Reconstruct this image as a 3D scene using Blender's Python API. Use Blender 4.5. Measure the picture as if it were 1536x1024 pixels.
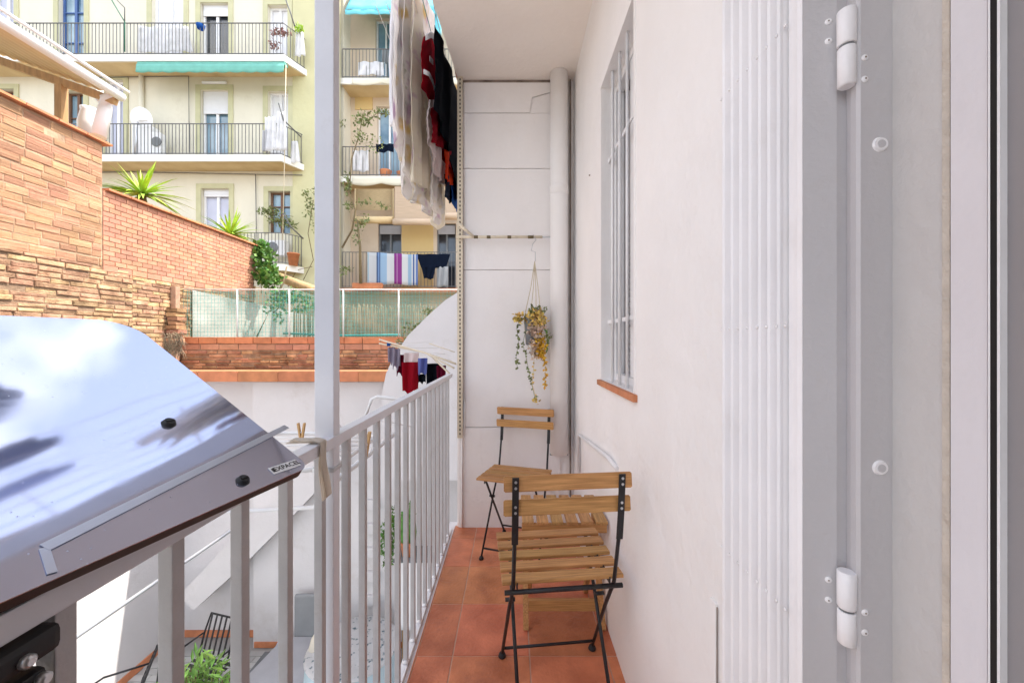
import bpy, bmesh, math, random
from mathutils import Vector, Matrix
random.seed(7)
R = math.radians
S = bpy.context.scene
for o in list(bpy.data.objects): bpy.data.objects.remove(o)
COL = S.collection
F = 580.0; H = 1.2            # focal length in pixels of the 1536 wide photo, eye height above the balcony floor

# ------------------------------------------------------------------ camera
cd = bpy.data.cameras.new('camera'); cam = bpy.data.objects.new('camera', cd); COL.objects.link(cam)
cam.location = (0, 0, H); cam.rotation_euler = (R(90), 0, 0)
cd.sensor_width = 36; cd.lens = F/1536*36; cd.clip_start = .02; cd.clip_end = 400
S.camera = cam
# ------------------------------------------------------------------ sun and sky
SUN_T = Vector((-.45, -.12, -.80)).normalized()          # direction the sunlight travels
W = bpy.data.worlds.new('World'); S.world = W; W.use_nodes = True
nt = W.node_tree; bg = nt.nodes['Background']
sky = nt.nodes.new('ShaderNodeTexSky'); sky.sky_type = 'NISHITA'; sky.sun_disc = False
sky.sun_elevation = math.asin(-SUN_T.z); sky.sun_rotation = math.atan2(-SUN_T.x, -SUN_T.y)
sky.air_density = 1.0; sky.dust_density = 2.0; sky.ozone_density = 1.0
tc = nt.nodes.new('ShaderNodeTexCoord'); nz = nt.nodes.new('ShaderNodeTexNoise')
nz.inputs['Scale'].default_value = 2.6; nz.inputs['Detail'].default_value = 7; nz.inputs['Roughness'].default_value = .55
rp = nt.nodes.new('ShaderNodeValToRGB'); rp.color_ramp.elements[0].position = .50; rp.color_ramp.elements[1].position = .66
mx = nt.nodes.new('ShaderNodeMixRGB'); mx.inputs[2].default_value = (6.4, 6.3, 6.2, 1)
nt.links.new(tc.outputs['Generated'], nz.inputs['Vector']); nt.links.new(nz.outputs['Fac'], rp.inputs[0])
nt.links.new(rp.outputs[0], mx.inputs[0]); hs = nt.nodes.new('ShaderNodeHueSaturation'); hs.inputs['Saturation'].default_value = .62; nt.links.new(sky.outputs[0], hs.inputs['Color']); nt.links.new(hs.outputs[0], mx.inputs[1]); nt.links.new(mx.outputs[0], bg.inputs[0])
bg.inputs[1].default_value = .15
sl = bpy.data.lights.new('sun', 'SUN'); sl.energy = 2.0; sl.angle = R(.5); sl.color = (1, .93, .84)
sun = bpy.data.objects.new('sun', sl); COL.objects.link(sun); sun.rotation_euler = SUN_T.to_track_quat('-Z', 'Y').to_euler()
sun.location = (4, 4, 12)
S.view_settings.view_transform = 'Standard'; S.view_settings.look = 'None'; S.view_settings.gamma = 1
S.view_settings.exposure = 2.0
S.render.engine = 'CYCLES'
S.cycles.max_bounces = 10; S.cycles.diffuse_bounces = 6; S.cycles.transparent_max_bounces = 16

# ------------------------------------------------------------------ helpers
def fx(px, d): return (px-768)/F*d
def fz(py, d): return H+(512-py)/F*d
def P(px, py, d): return Vector((fx(px, d), d, fz(py, d)))
def srgb(r, g, b):
    f = lambda c: (c/255/12.92) if c/255 <= .04045 else ((c/255+.055)/1.055)**2.4
    return (f(r), f(g), f(b))

class MB:
    def __init__(s): s.bm = bmesh.new()
    def face(s, pts):
        try: return s.bm.faces.new([s.bm.verts.new(p) for p in pts])
        except Exception: return None
    def box(s, x0, x1, y0, y1, z0, z1):
        v = [s.bm.verts.new((x, y, z)) for x in (x0, x1) for y in (y0, y1) for z in (z0, z1)]
        for f in ((0,1,3,2),(4,6,7,5),(0,4,5,1),(2,3,7,6),(0,2,6,4),(1,5,7,3)): s.bm.faces.new([v[i] for i in f])
        return s
    def bbox(s, x0, x1, y0, y1, z0, z1, b=.003):     # box with chamfered edges
        t = bmesh.new(); bmesh.ops.create_cube(t, size=1)
        for v in t.verts: v.co = Vector(((x0+x1)/2+v.co.x*(x1-x0), (y0+y1)/2+v.co.y*(y1-y0), (z0+z1)/2+v.co.z*(z1-z0)))
        bmesh.ops.bevel(t, geom=t.edges[:], offset=b, segments=2, affect='EDGES', profile=.6)
        s.merge(t); return s
    def merge(s, t, M=None):
        mp = {}
        for v in t.verts: mp[v] = s.bm.verts.new(M @ v.co if M else v.co)
        for f in t.faces:
            try: nf = s.bm.faces.new([mp[v] for v in f.verts]); nf.smooth = f.smooth
            except Exception: pass
        t.free()
    def obox(s, c, ux, uy, uz):                        # centre and three half axes
        c = Vector(c); ux, uy, uz = Vector(ux), Vector(uy), Vector(uz)
        v = [s.bm.verts.new(c+a*ux+b*uy+e*uz) for a in (-1, 1) for b in (-1, 1) for e in (-1, 1)]
        for f in ((0,1,3,2),(4,6,7,5),(0,4,5,1),(2,3,7,6),(0,2,6,4),(1,5,7,3)): s.bm.faces.new([v[i] for i in f])
        return s
    def bar(s, p0, p1, w, t, side=(1, 0, 0)):          # flat bar from p0 to p1, width w along side, thickness t
        p0, p1 = Vector(p0), Vector(p1); d = (p1-p0); sd = Vector(side); sd = (sd-d.normalized()*sd.dot(d.normalized())).normalized()
        n = d.normalized().cross(sd); s.obox((p0+p1)/2, d/2, sd*w/2, n*t/2); return s
    def tube(s, pts, r, n=8, cap=True):
        pts = [Vector(p) for p in pts]; rings = []
        for i, p in enumerate(pts):
            a = pts[max(i-1, 0)]; b = pts[min(i+1, len(pts)-1)]; d = (b-a).normalized()
            up = Vector((0, 0, 1)) if abs(d.z) < .9 else Vector((0, 1, 0))
            e1 = d.cross(up).normalized(); e2 = d.cross(e1)
            rr = r[i] if isinstance(r, (list, tuple)) else r
            rings.append([s.bm.verts.new(p+rr*(math.cos(2*math.pi*k/n)*e1+math.sin(2*math.pi*k/n)*e2)) for k in range(n)])
        for a, b in zip(rings, rings[1:]):
            for k in range(n):
                f = s.bm.faces.new((a[k], a[(k+1) % n], b[(k+1) % n], b[k])); f.smooth = True
        if cap: s.bm.faces.new(rings[0][::-1]); s.bm.faces.new(rings[-1])
        return s
    def prism(s, pts, vec):
        vec = Vector(vec); a = [s.bm.verts.new(p) for p in pts]; b = [s.bm.verts.new(Vector(p)+vec) for p in pts]
        s.bm.faces.new(a[::-1]); s.bm.faces.new(b)
        for i in range(len(a)):
            j = (i+1) % len(a); s.bm.faces.new((a[i], a[j], b[j], b[i]))
        return s
    def lathe(s, prof, c, n=20, axis='Z'):
        rings = []
        for r, h in prof:
            rings.append([s.bm.verts.new(Vector(c)+(Vector((r*math.cos(2*math.pi*k/n), r*math.sin(2*math.pi*k/n), h)) if axis == 'Z' else
                          Vector((h, r*math.cos(2*math.pi*k/n), r*math.sin(2*math.pi*k/n))) if axis == 'X' else
                          Vector((r*math.cos(2*math.pi*k/n), h, r*math.sin(2*math.pi*k/n))))) for k in range(n)])
        for a, b in zip(rings, rings[1:]):
            for k in range(n):
                f = s.bm.faces.new((a[k], a[(k+1) % n], b[(k+1) % n], b[k])); f.smooth = True
        s.bm.faces.new(rings[0][::-1]); s.bm.faces.new(rings[-1]); return s
    def grid(s, fn, nu, nv, smooth=True):
        g = [[s.bm.verts.new(fn(i/nu, j/nv)) for j in range(nv+1)] for i in range(nu+1)]
        for i in range(nu):
            for j in range(nv):
                f = s.bm.faces.new((g[i][j], g[i+1][j], g[i+1][j+1], g[i][j+1])); f.smooth = smooth
        return s
    def build(s, name, mat, parent=None, solid=0):
        if parent is not None:
            off = Vector(); q = parent
            while q is not None: off += q.location; q = q.parent
            for v in s.bm.verts: v.co -= off
        bmesh.ops.recalc_face_normals(s.bm, faces=s.bm.faces[:])
        me = bpy.data.meshes.new(name); s.bm.to_mesh(me); s.bm.free()
        o = bpy.data.objects.new(name, me); COL.objects.link(o); me.materials.append(mat)
        if parent is not None: o.parent = parent
        if solid:
            m = o.modifiers.new('thickness', 'SOLIDIFY'); m.thickness = solid; m.offset = 0
        return o

def thing(name, label, cat, loc=(0, 0, 0), group=None):
    o = bpy.data.objects.new(name, None); COL.objects.link(o); o.location = loc; o.empty_display_size = .1
    return tag(o, label, cat, group)
def tag(o, label, cat, group=None):
    o['label'] = label; o['category'] = cat
    if group: o['group'] = group
    return o
def struct(o, label=None, cat=None):
    o['kind'] = 'structure'
    if label: o['label'] = label; o['category'] = cat
    return o
def kids(o): return [c for c in COL.objects if c.parent == o]
def copy_tree(o, parent=None):
    c = o.copy(); COL.objects.link(c); c.parent = parent
    for ch in kids(o): copy_tree(ch, c)
    return c

# ------------------------------------------------------------------ materials
def mat(name, col, rough=.7, var=.12, scale=6, bump=.0, bscale=60, metal=0, col2=None, dirt=0, dscale=1.5, spec=.4, island=0, stretch=None, dcol=(.25,.2,.15)):
    m = bpy.data.materials.new(name); m.use_nodes = True; n = m.node_tree; b = n.nodes['Principled BSDF']
    b.inputs['Roughness'].default_value = rough; b.inputs['Metallic'].default_value = metal; b.inputs['Specular IOR Level'].default_value = spec
    t = n.nodes.new('ShaderNodeTexCoord'); vec = t.outputs['Object']
    if stretch:
        mp = n.nodes.new('ShaderNodeMapping'); mp.inputs['Scale'].default_value = stretch; n.links.new(vec, mp.inputs[0]); vec = mp.outputs[0]
    a = n.nodes.new('ShaderNodeTexNoise'); a.inputs['Scale'].default_value = scale; a.inputs['Detail'].default_value = 6; n.links.new(vec, a.inputs['Vector'])
    c1 = tuple(c*(1-var) for c in col); c2 = col2 or tuple(min(1, c*(1+var)) for c in col)
    r = n.nodes.new('ShaderNodeValToRGB'); r.color_ramp.elements[0].position = .3; r.color_ramp.elements[1].position = .7
    r.color_ramp.elements[0].color = (*c1, 1); r.color_ramp.elements[1].color = (*c2, 1)
    n.links.new(a.outputs['Fac'], r.inputs[0]); out = r.outputs[0]
    if island:
        g = n.nodes.new('ShaderNodeNewGeometry'); h = n.nodes.new('ShaderNodeHueSaturation')
        mr = n.nodes.new('ShaderNodeMapRange'); mr.inputs[3].default_value = 1-island; mr.inputs[4].default_value = 1+island
        n.links.new(g.outputs['Random Per Island'], mr.inputs[0]); n.links.new(mr.outputs[0], h.inputs['Value'])
        mu = n.nodes.new('ShaderNodeMath'); mu.operation = 'MULTIPLY'; mu.inputs[1].default_value = 7.31
        fr = n.nodes.new('ShaderNodeMath'); fr.operation = 'FRACT'
        mr2 = n.nodes.new('ShaderNodeMapRange'); mr2.inputs[3].default_value = .5-.05*island; mr2.inputs[4].default_value = .5+.05*island
        n.links.new(g.outputs['Random Per Island'], mu.inputs[0]); n.links.new(mu.outputs[0], fr.inputs[0]); n.links.new(fr.outputs[0], mr2.inputs[0])
        n.links.new(mr2.outputs[0], h.inputs['Hue']); n.links.new(out, h.inputs['Color']); out = h.outputs[0]
    if dirt:
        d = n.nodes.new('ShaderNodeTexNoise'); d.inputs['Scale'].default_value = dscale; d.inputs['Detail'].default_value = 9; d.inputs['Roughness'].default_value = .7
        n.links.new(t.outputs['Object'], d.inputs['Vector'])
        dr = n.nodes.new('ShaderNodeValToRGB'); dr.color_ramp.elements[0].position = .56; dr.color_ramp.elements[1].position = .78
        dm = n.nodes.new('ShaderNodeMath'); dm.operation = 'MULTIPLY'; dm.inputs[1].default_value = dirt
        n.links.new(d.outputs['Fac'], dr.inputs[0]); n.links.new(dr.outputs[0], dm.inputs[0])
        x = n.nodes.new('ShaderNodeMixRGB'); x.inputs[2].default_value = (*dcol, 1)
        n.links.new(dm.outputs[0], x.inputs[0]); n.links.new(out, x.inputs[1]); out = x.outputs[0]
    n.links.new(out, b.inputs['Base Color'])
    if bump:
        k = n.nodes.new('ShaderNodeTexNoise'); k.inputs['Scale'].default_value = bscale; k.inputs['Detail'].default_value = 5; n.links.new(vec, k.inputs['Vector'])
        bn = n.nodes.new('ShaderNodeBump'); bn.inputs['Strength'].default_value = bump; bn.inputs['Distance'].default_value = .01
        n.links.new(k.outputs['Fac'], bn.inputs['Height']); n.links.new(bn.outputs[0], b.inputs['Normal'])
    return m

def plaster(name, col, chips=.5, stain=.10, stretch=None):
    m = mat(name, col, .85, .035, 2.0, 0, dirt=stain, dscale=1.3, dcol=(col[0]*.6, col[1]*.52, col[2]*.42), stretch=stretch)
    n = m.node_tree; b = n.nodes['Principled BSDF']; t = n.nodes['Texture Coordinate']
    nodes = []
    for sc, st, di in ((3.5, .35, .05), (45, .28, .008), (260, .15, .002)):
        k = n.nodes.new('ShaderNodeTexNoise'); k.inputs['Scale'].default_value = sc; k.inputs['Detail'].default_value = 4
        n.links.new(t.outputs['Object'], k.inputs['Vector'])
        bn = n.nodes.new('ShaderNodeBump'); bn.inputs['Strength'].default_value = st; bn.inputs['Distance'].default_value = di
        n.links.new(k.outputs['Fac'], bn.inputs['Height'])
        if nodes: n.links.new(nodes[-1].outputs[0], bn.inputs['Normal'])
        nodes.append(bn)
    n.links.new(nodes[-1].outputs[0], b.inputs['Normal'])
    # small chips, scuffs
    d = n.nodes.new('ShaderNodeTexNoise'); d.inputs['Scale'].default_value = 9; d.inputs['Detail'].default_value = 12; d.inputs['Roughness'].default_value = .75
    n.links.new(t.outputs['Object'], d.inputs['Vector'])
    dr = n.nodes.new('ShaderNodeValToRGB'); dr.color_ramp.elements[0].position = .69; dr.color_ramp.elements[1].position = .74
    dm = n.nodes.new('ShaderNodeMath'); dm.operation = 'MULTIPLY'; dm.inputs[1].default_value = chips
    n.links.new(d.outputs['Fac'], dr.inputs[0]); n.links.new(dr.outputs[0], dm.inputs[0])
    x = n.nodes.new('ShaderNodeMixRGB'); x.inputs[2].default_value = (col[0]*.62, col[1]*.55, col[2]*.5, 1)
    src = b.inputs['Base Color'].links[0].from_socket
    n.links.new(dm.outputs[0], x.inputs[0]); n.links.new(src, x.inputs[1]); n.links.new(x.outputs[0], b.inputs['Base Color'])
    return m

M = {}
M['wallwhite'] = plaster('white plaster', (.845, .825, .815), .4)
M['boardwall'] = plaster('painted board', (.83, .80, .79), .5, .22)
M['ceiling'] = plaster('ceiling plaster', (.90, .82, .75), .3)
M['patiowhite'] = plaster('patio render', (.64, .625, .63), .9, .45)
M['paint'] = mat('white gloss paint', (.78, .78, .79), .38, .04, 20, .12, 140)
M['railpaint'] = mat('rail paint', (.45, .44, .445), .42, .08, 10, .22, 70, dirt=.5, dscale=9, dcol=(.33, .27, .22))
M['postpaint'] = mat('post paint', (.70, .705, .75), .4, .05, 8, .10, 70, dirt=.35, dscale=8, dcol=(.45, .40, .36))
M['doorwall'] = plaster('reveal plaster', (.54, .52, .505), .3, .25)
M['doorpaint'] = mat('door paint', (.52, .505, .515), .42, .05, 3, .12, 120, dirt=.22, dscale=6, dcol=(.40, .35, .30))
M['grille'] = mat('grille paint', (.84, .825, .835), .4, .04, 5, .10, 120, dirt=.22, dscale=8, dcol=(.60, .53, .47))
M['caulk'] = mat('caulk', (.55, .49, .42), .8, .1, 30, .5, 80)
M['black'] = mat('black metal', (.018, .018, .02), .45, .2, 20, .1, 90)
M['rubber'] = mat('black rubber', (.02, .02, .022), .6, .1, 20)
M['tile'] = mat('terracotta tile', (.56, .17, .075), .36, .25, 6, .35, 70, col2=(.74, .27, .13), dirt=.8, dscale=5, island=.16, dcol=(.33, .10, .065))
M['grout'] = mat('grout', (.60, .38, .28), .9, .15, 20)
M['terra'] = mat('terracotta coping', (.54, .21, .10), .75, .2, 6, .3, 50, island=.08)
M['brickA'] = mat('hollow brick', (.46, .23, .13), .88, .18, 3, 1, 45, col2=(.68, .39, .23), island=.24, stretch=(1, .6, 16), dirt=.55, dscale=3.2, dcol=(.62, .44, .30))
M['brickB'] = mat('regular pink brick', (.47, .23, .145), .85, .13, 8, .5, 60, island=.17, dirt=.25, dscale=2.2, dcol=(.6, .42, .3))
M['brickC'] = mat('eroded thin brick', (.36, .20, .105), .9, .35, 9, 1, 50, col2=(.56, .36, .21), island=.36, dirt=.75, dscale=2.5, dcol=(.12, .08, .055))
M['brickD'] = mat('old dark brick', (.30, .14, .075), .9, .25, 6, .9, 50, col2=(.52, .30, .17), island=.35, dirt=.6, dscale=4, dcol=(.05, .04, .03))
M['mortarA'] = mat('smeared mortar', (.42, .29, .19), .95, .35, 5, 1, 40)
M['mortar'] = mat('mortar', (.27, .18, .115), .95, .3, 12, .8, 50)
M['mortarP'] = mat('pale mortar', (.40, .25, .17), .95, .2, 12, .6, 50)
M['facade'] = plaster('pale facade', (.66, .62, .50), .2, .35, (1, 1, .25))
M['olive'] = mat('olive surround', (.50, .48, .30), .9, .08, 3)
M['yellowf'] = plaster('yellow facade', (.55, .52, .31), .2, .3)
M['peach'] = plaster('peach facade', (.60, .49, .37), .3, .4)
M['ochre'] = plaster('ochre facade', (.62, .45, .20), .2)
M['slab'] = mat('balcony slab', (.78, .76, .70), .85, .07, 2, .2, 20)
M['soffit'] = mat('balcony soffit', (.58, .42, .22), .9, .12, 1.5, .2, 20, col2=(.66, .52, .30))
M['railgrey'] = mat('far railing', (.12, .12, .12), .6, .1, 10)
M['blue'] = mat('blue door', (.06, .12, .30), .5, .1, 4)
M['bluegl'] = mat('blue pane', (.14, .26, .36), .15, .3, 1.2, col2=(.30, .42, .50), spec=.8)
M['darkgl'] = mat('dark pane', (.03, .035, .045), .12, .4, 2, spec=.8)
M['lilac'] = mat('lilac shutter', (.52, .54, .66), .6, .05, 3)
M['shutterw'] = mat('white roller shutter', (.74, .74, .76), .5, .03, 3)
M['brownw'] = mat('brown window wood', (.16, .08, .045), .6, .15, 8)
M['green'] = mat('green awning cloth', (.14, .38, .31), .8, .1, 5)
M['cyan'] = mat('cyan canvas', (.16, .52, .60), .8, .12, 3)
M['bamboo'] = mat('bamboo', (.48, .37, .21), .8, .2, 9, .3, 40, stretch=(1, 1, 14))
M['blind'] = mat('wooden roll blind', (.50, .38, .27), .8, .12, 5, .3, 40, stretch=(.6, 1, 16))
M['cream'] = mat('cream sheet roof', (.66, .55, .36), .6, .08, 3)
M['timber'] = mat('weathered timber', (.42, .27, .13), .8, .25, 6, .3, 40, stretch=(3, 3, .6))
M['chairwood'] = mat('acacia wood', (.44, .215, .07), .5, .2, 7, .25, 60, col2=(.60, .32, .12), stretch=(1.2, 22, 22), island=.14)
M['stoolwood'] = mat('stool wood', (.44, .215, .07), .5, .2, 7, .25, 60, col2=(.60, .32, .12), stretch=(22, 1.6, 22), island=.14)
M['leafY'] = mat('yucca leaf', (.36, .52, .06), .45, .3, 5, island=.3)
M['leafM'] = mat('mid leaf', (.20, .36, .07), .5, .3, 8, island=.4)
M['leafG'] = mat('green leaf', (.10, .22, .04), .5, .3, 8, island=.4)
M['leafO'] = mat('olive leaf', (.17, .20, .07), .6, .3, 8, island=.35)
M['leafDry'] = mat('dried yellow leaf', (.62, .44, .12), .7, .3, 20, island=.3)
M['leafPink'] = mat('dried pale flower', (.55, .42, .33), .8, .2, 20, island=.25)
M['flowerY'] = mat('mustard flower', (.62, .36, .03), .7, .2, 20, island=.2)
M['stem'] = mat('plant stem', (.16, .12, .06), .8, .2, 10)
M['drygrass'] = mat('dry grass', (.30, .24, .16), .9, .3, 10, island=.35)
M['pot'] = mat('terracotta pot', (.48, .18, .08), .8, .15, 8)
M['potgrey'] = mat('grey pot', (.17, .18, .19), .6, .1, 8)
M['rope'] = mat('cotton rope', (.58, .50, .36), .9, .1, 40)
M['stonefloor'] = mat('patio paving', (.36, .36, .35), .85, .15, 2, .3, 30)
M['earth'] = mat('terrace ground', (.25, .2, .14), .95, .2, 2, .4, 12)
M['whiteplastic'] = mat('white plastic', (.78, .78, .78), .4, .02, 5)
M['creamtube'] = mat('aged cream tube', (.66, .58, .45), .5, .08, 12, dirt=.5, dscale=14)
M['peg'] = mat('clothes peg wood', (.58, .36, .16), .7, .1, 20)
M['greybox'] = mat('grey slab', (.25, .26, .27), .6, .08, 5)
M['lgrey'] = mat('light grey cushion', (.38, .38, .40), .8, .06, 5)
M['teal'] = mat('teal cord', (.06, .42, .42), .6, .1, 8)
M['pale'] = mat('pale blue cloth', (.45, .58, .64), .9, .06, 5)
M['alu'] = mat('aluminium', (.55, .56, .58), .3, .05, 6, metal=.7)
M['ac'] = mat('ac casing', (.70, .70, .70), .5, .03, 4)
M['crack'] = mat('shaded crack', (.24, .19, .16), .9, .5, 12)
M['gap'] = mat('dark gap', (.015, .013, .012), .9, .1, 5)

def fabric(name, col, var=.1, scale=5, pat=None, stripes=None):
    m = mat(name, col, .9, var, scale, .15, 300, spec=.1)
    n = m.node_tree; b = n.nodes['Principled BSDF']; t = n.nodes['Texture Coordinate']
    src = b.inputs['Base Color'].links[0].from_socket
    if pat:
        for (c, sc, th) in pat:
            v = n.nodes.new('ShaderNodeTexNoise'); v.inputs['Scale'].default_value = sc; v.inputs['Detail'].default_value = 2
            mp = n.nodes.new('ShaderNodeMapping'); mp.inputs['Location'].default_value = (sc, th*7, 3); n.links.new(t.outputs['Object'], mp.inputs[0]); n.links.new(mp.outputs[0], v.inputs['Vector'])
            r = n.nodes.new('ShaderNodeValToRGB'); r.color_ramp.elements[0].position = th; r.color_ramp.elements[1].position = th+.12
            n.links.new(v.outputs['Fac'], r.inputs[0]); x = n.nodes.new('ShaderNodeMixRGB'); x.inputs[2].default_value = (*c, 1)
            n.links.new(r.outputs[0], x.inputs[0]); n.links.new(src, x.inputs[1]); src = x.outputs[0]
        n.links.new(src, b.inputs['Base Color'])
    if stripes:     # list of (pos0..1, colour) along generated X
        r = n.nodes.new('ShaderNodeValToRGB'); cr = r.color_ramp; cr.interpolation = 'CONSTANT'
        cr.elements[0].position = 0; cr.elements[0].color = (*stripes[0][1], 1)
        cr.elements[1].position = stripes[1][0]; cr.elements[1].color = (*stripes[1][1], 1)
        for p, c in stripes[2:]:
            e = cr.elements.new(p); e.color = (*c, 1)
        sp = n.nodes.new('ShaderNodeSeparateXYZ'); n.links.new(t.outputs['Generated'], sp.inputs[0]); n.links.new(sp.outputs[0], r.inputs[0])
        n.links.new(r.outputs[0], b.inputs['Base Color'])
    # let some light through thin cloth
    tr = n.nodes.new('ShaderNodeBsdfTranslucent'); ms = n.nodes.new('ShaderNodeMixShader'); ms.inputs[0].default_value = .55
    n.links.new(b.inputs['Base Color'].links[0].from_socket, tr.inputs[0])
    o = n.nodes['Material Output']; n.links.new(b.outputs[0], ms.inputs[1]); n.links.new(tr.outputs[0], ms.inputs[2]); n.links.new(ms.outputs[0], o.inputs[0])
    return m
M['cwhite'] = fabric('white cotton', (.88, .88, .90))
M['cfloral'] = fabric('floral cotton', (.90, .88, .86), pat=[((.80, .66, .36), 8, .60), ((.68, .54, .66), 10, .60), ((.55, .60, .50), 15, .64)])
M['ccream'] = fabric('cream cotton', (.90, .86, .76), pat=[((.74, .62, .66), 12, .62)])
M['cred'] = fabric('red jersey', (.42, .012, .03))
M['cdred'] = fabric('dark red cloth', (.30, .01, .022))
M['cpink'] = fabric('pale pink cloth', (.84, .76, .76))
M['cblack'] = fabric('black cloth', (.008, .010, .016))
M['corange'] = fabric('orange red cloth', (.72, .06, .012))
M['cblue'] = fabric('blue cloth', (.03, .13, .42))
M['cnavy'] = fabric('navy cloth', (.012, .02, .045))
M['cnavy2'] = fabric('mid navy cloth', (.10, .14, .33))
M['clilac'] = fabric('lilac cloth', (.46, .42, .52))
M['cperi'] = fabric('periwinkle cloth', (.20, .24, .55))
M['cwine'] = fabric('wine cloth', (.18, .01, .04))
M['cbeige'] = fabric('beige cloth', (.78, .73, .66))
wh = (.78, .80, .82)
M['towel'] = fabric('striped towel', wh, stripes=[(0, (.55, .68, .75)), (.03, wh), (.18, (.10, .17, .35)), (.21, (.30, .45, .70)), (.24, (.12, .2, .4)), (.26, (.45, .62, .78)), (.38, wh),
    (.53, (.38, .08, .36)), (.58, (.62, .35, .60)), (.60, (.38, .08, .36)), (.68, wh), (.80, (.45, .62, .78)), (.87, wh), (.90, (.12, .2, .45)), (.93, wh), (.96, (.2, .3, .6))])
def mirror_mat():
    m = bpy.data.materials.new('reflective film'); m.use_nodes = True; n = m.node_tree; b = n.nodes['Principled BSDF']
    b.inputs['Base Color'].default_value = (.47, .50, .64, 1); b.inputs['Metallic'].default_value = .80; b.inputs['Roughness'].default_value = .035
    t = n.nodes.new('ShaderNodeTexCoord'); a = n.nodes.new('ShaderNodeTexNoise'); a.inputs['Scale'].default_value = 2.0; a.inputs['Detail'].default_value = 2
    bn = n.nodes.new('ShaderNodeBump'); bn.inputs['Strength'].default_value = .35; bn.inputs['Distance'].default_value = .01
    n.links.new(t.outputs['Object'], a.inputs['Vector']); n.links.new(a.outputs['Fac'], bn.inputs['Height']); n.links.new(bn.outputs[0], b.inputs['Normal'])
    v = n.nodes.new('ShaderNodeTexVoronoi'); v.inputs['Scale'].default_value = 90
    n.links.new(t.outputs['Object'], v.inputs['Vector'])
    r = n.nodes.new('ShaderNodeValToRGB'); r.color_ramp.elements[0].position = .035; r.color_ramp.elements[0].color = (.7, .7, .7, 1); r.color_ramp.elements[1].position = .07; r.color_ramp.elements[1].color = (.055, .055, .055, 1)
    n.links.new(v.outputs['Distance'], r.inputs[0])
    sm = n.nodes.new('ShaderNodeTexNoise'); sm.inputs['Scale'].default_value = 7; sm.inputs['Detail'].default_value = 8; sm.inputs['Distortion'].default_value = 1.2; n.links.new(t.outputs['Object'], sm.inputs['Vector'])
    s2 = n.nodes.new('ShaderNodeMapRange'); s2.inputs[1].default_value = .5; s2.inputs[2].default_value = .75; s2.inputs[3].default_value = 0; s2.inputs[4].default_value = .09; n.links.new(sm.outputs['Fac'], s2.inputs[0])
    ad = n.nodes.new('ShaderNodeMath'); ad.operation = 'ADD'; n.links.new(r.outputs[0], ad.inputs[0]); n.links.new(s2.outputs[0], ad.inputs[1]); n.links.new(ad.outputs[0], b.inputs['Roughness'])
    return m
M['mirror'] = mirror_mat()
M['boardedge'] = mat('board edge', (.05, .035, .03), .5, .1, 10)
M['tape'] = mat('pale bluish strip', (.50, .54, .63), .3, .04, 10, metal=.85)  # pale bluish tone of the narrow band on the board
def netting():
    m = bpy.data.materials.new('green shade netting'); m.use_nodes = True; n = m.node_tree; b = n.nodes['Principled BSDF']; o = n.nodes['Material Output']
    b.inputs['Base Color'].default_value = (.13, .27, .20, 1); b.inputs['Roughness'].default_value = .8
    tr = n.nodes.new('ShaderNodeBsdfTransparent'); ms = n.nodes.new('ShaderNodeMixShader')
    t = n.nodes.new('ShaderNodeTexCoord'); a = n.nodes.new('ShaderNodeTexNoise'); a.inputs['Scale'].default_value = 2.2; a.inputs['Detail'].default_value = 5
    n.links.new(t.outputs['Object'], a.inputs['Vector'])
    mr = n.nodes.new('ShaderNodeMapRange'); mr.inputs[1].default_value = .3; mr.inputs[2].default_value = .7; mr.inputs[3].default_value = .15; mr.inputs[4].default_value = .68
    n.links.new(a.outputs['Fac'], mr.inputs[0]); n.links.new(mr.outputs[0], ms.inputs[0])
    n.links.new(tr.outputs[0], ms.inputs[1]); n.links.new(b.outputs[0], ms.inputs[2]); n.links.new(ms.outputs[0], o.inputs[0]); return m
M['net'] = netting()

# ------------------------------------------------------------------ generic builders
def holes_wall(mb, u0, u1, v0, v1, holes, depth, fn):
    """flat wall in (u,v) with rectangular holes; fn(u,v,w) gives the point, w = distance into the wall"""
    us = sorted({u0, u1, *[h[0] for h in holes], *[h[1] for h in holes]}); vs = sorted({v0, v1, *[h[2] for h in holes], *[h[3] for h in holes]})
    us = [u for u in us if u0 <= u <= u1]; vs = [v for v in vs if v0 <= v <= v1]
    for a, b in zip(us, us[1:]):
        for c, d in zip(vs, vs[1:]):
            mu, mv = (a+b)/2, (c+d)/2
            if any(h[0] < mu < h[1] and h[2] < mv < h[3] for h in holes): continue
            mb.face([fn(a, c, 0), fn(b, c, 0), fn(b, d, 0), fn(a, d, 0)])
    for h in holes:
        a, b, c, d = h
        for (p, q) in (((a, c), (b, c)), ((b, c), (b, d)), ((b, d), (a, d)), ((a, d), (a, c))):
            mb.face([fn(*p, 0), fn(*q, 0), fn(*q, depth), fn(*p, depth)])
def far_fn(u, v, w, d): return Vector((u, d+w, v))

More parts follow.
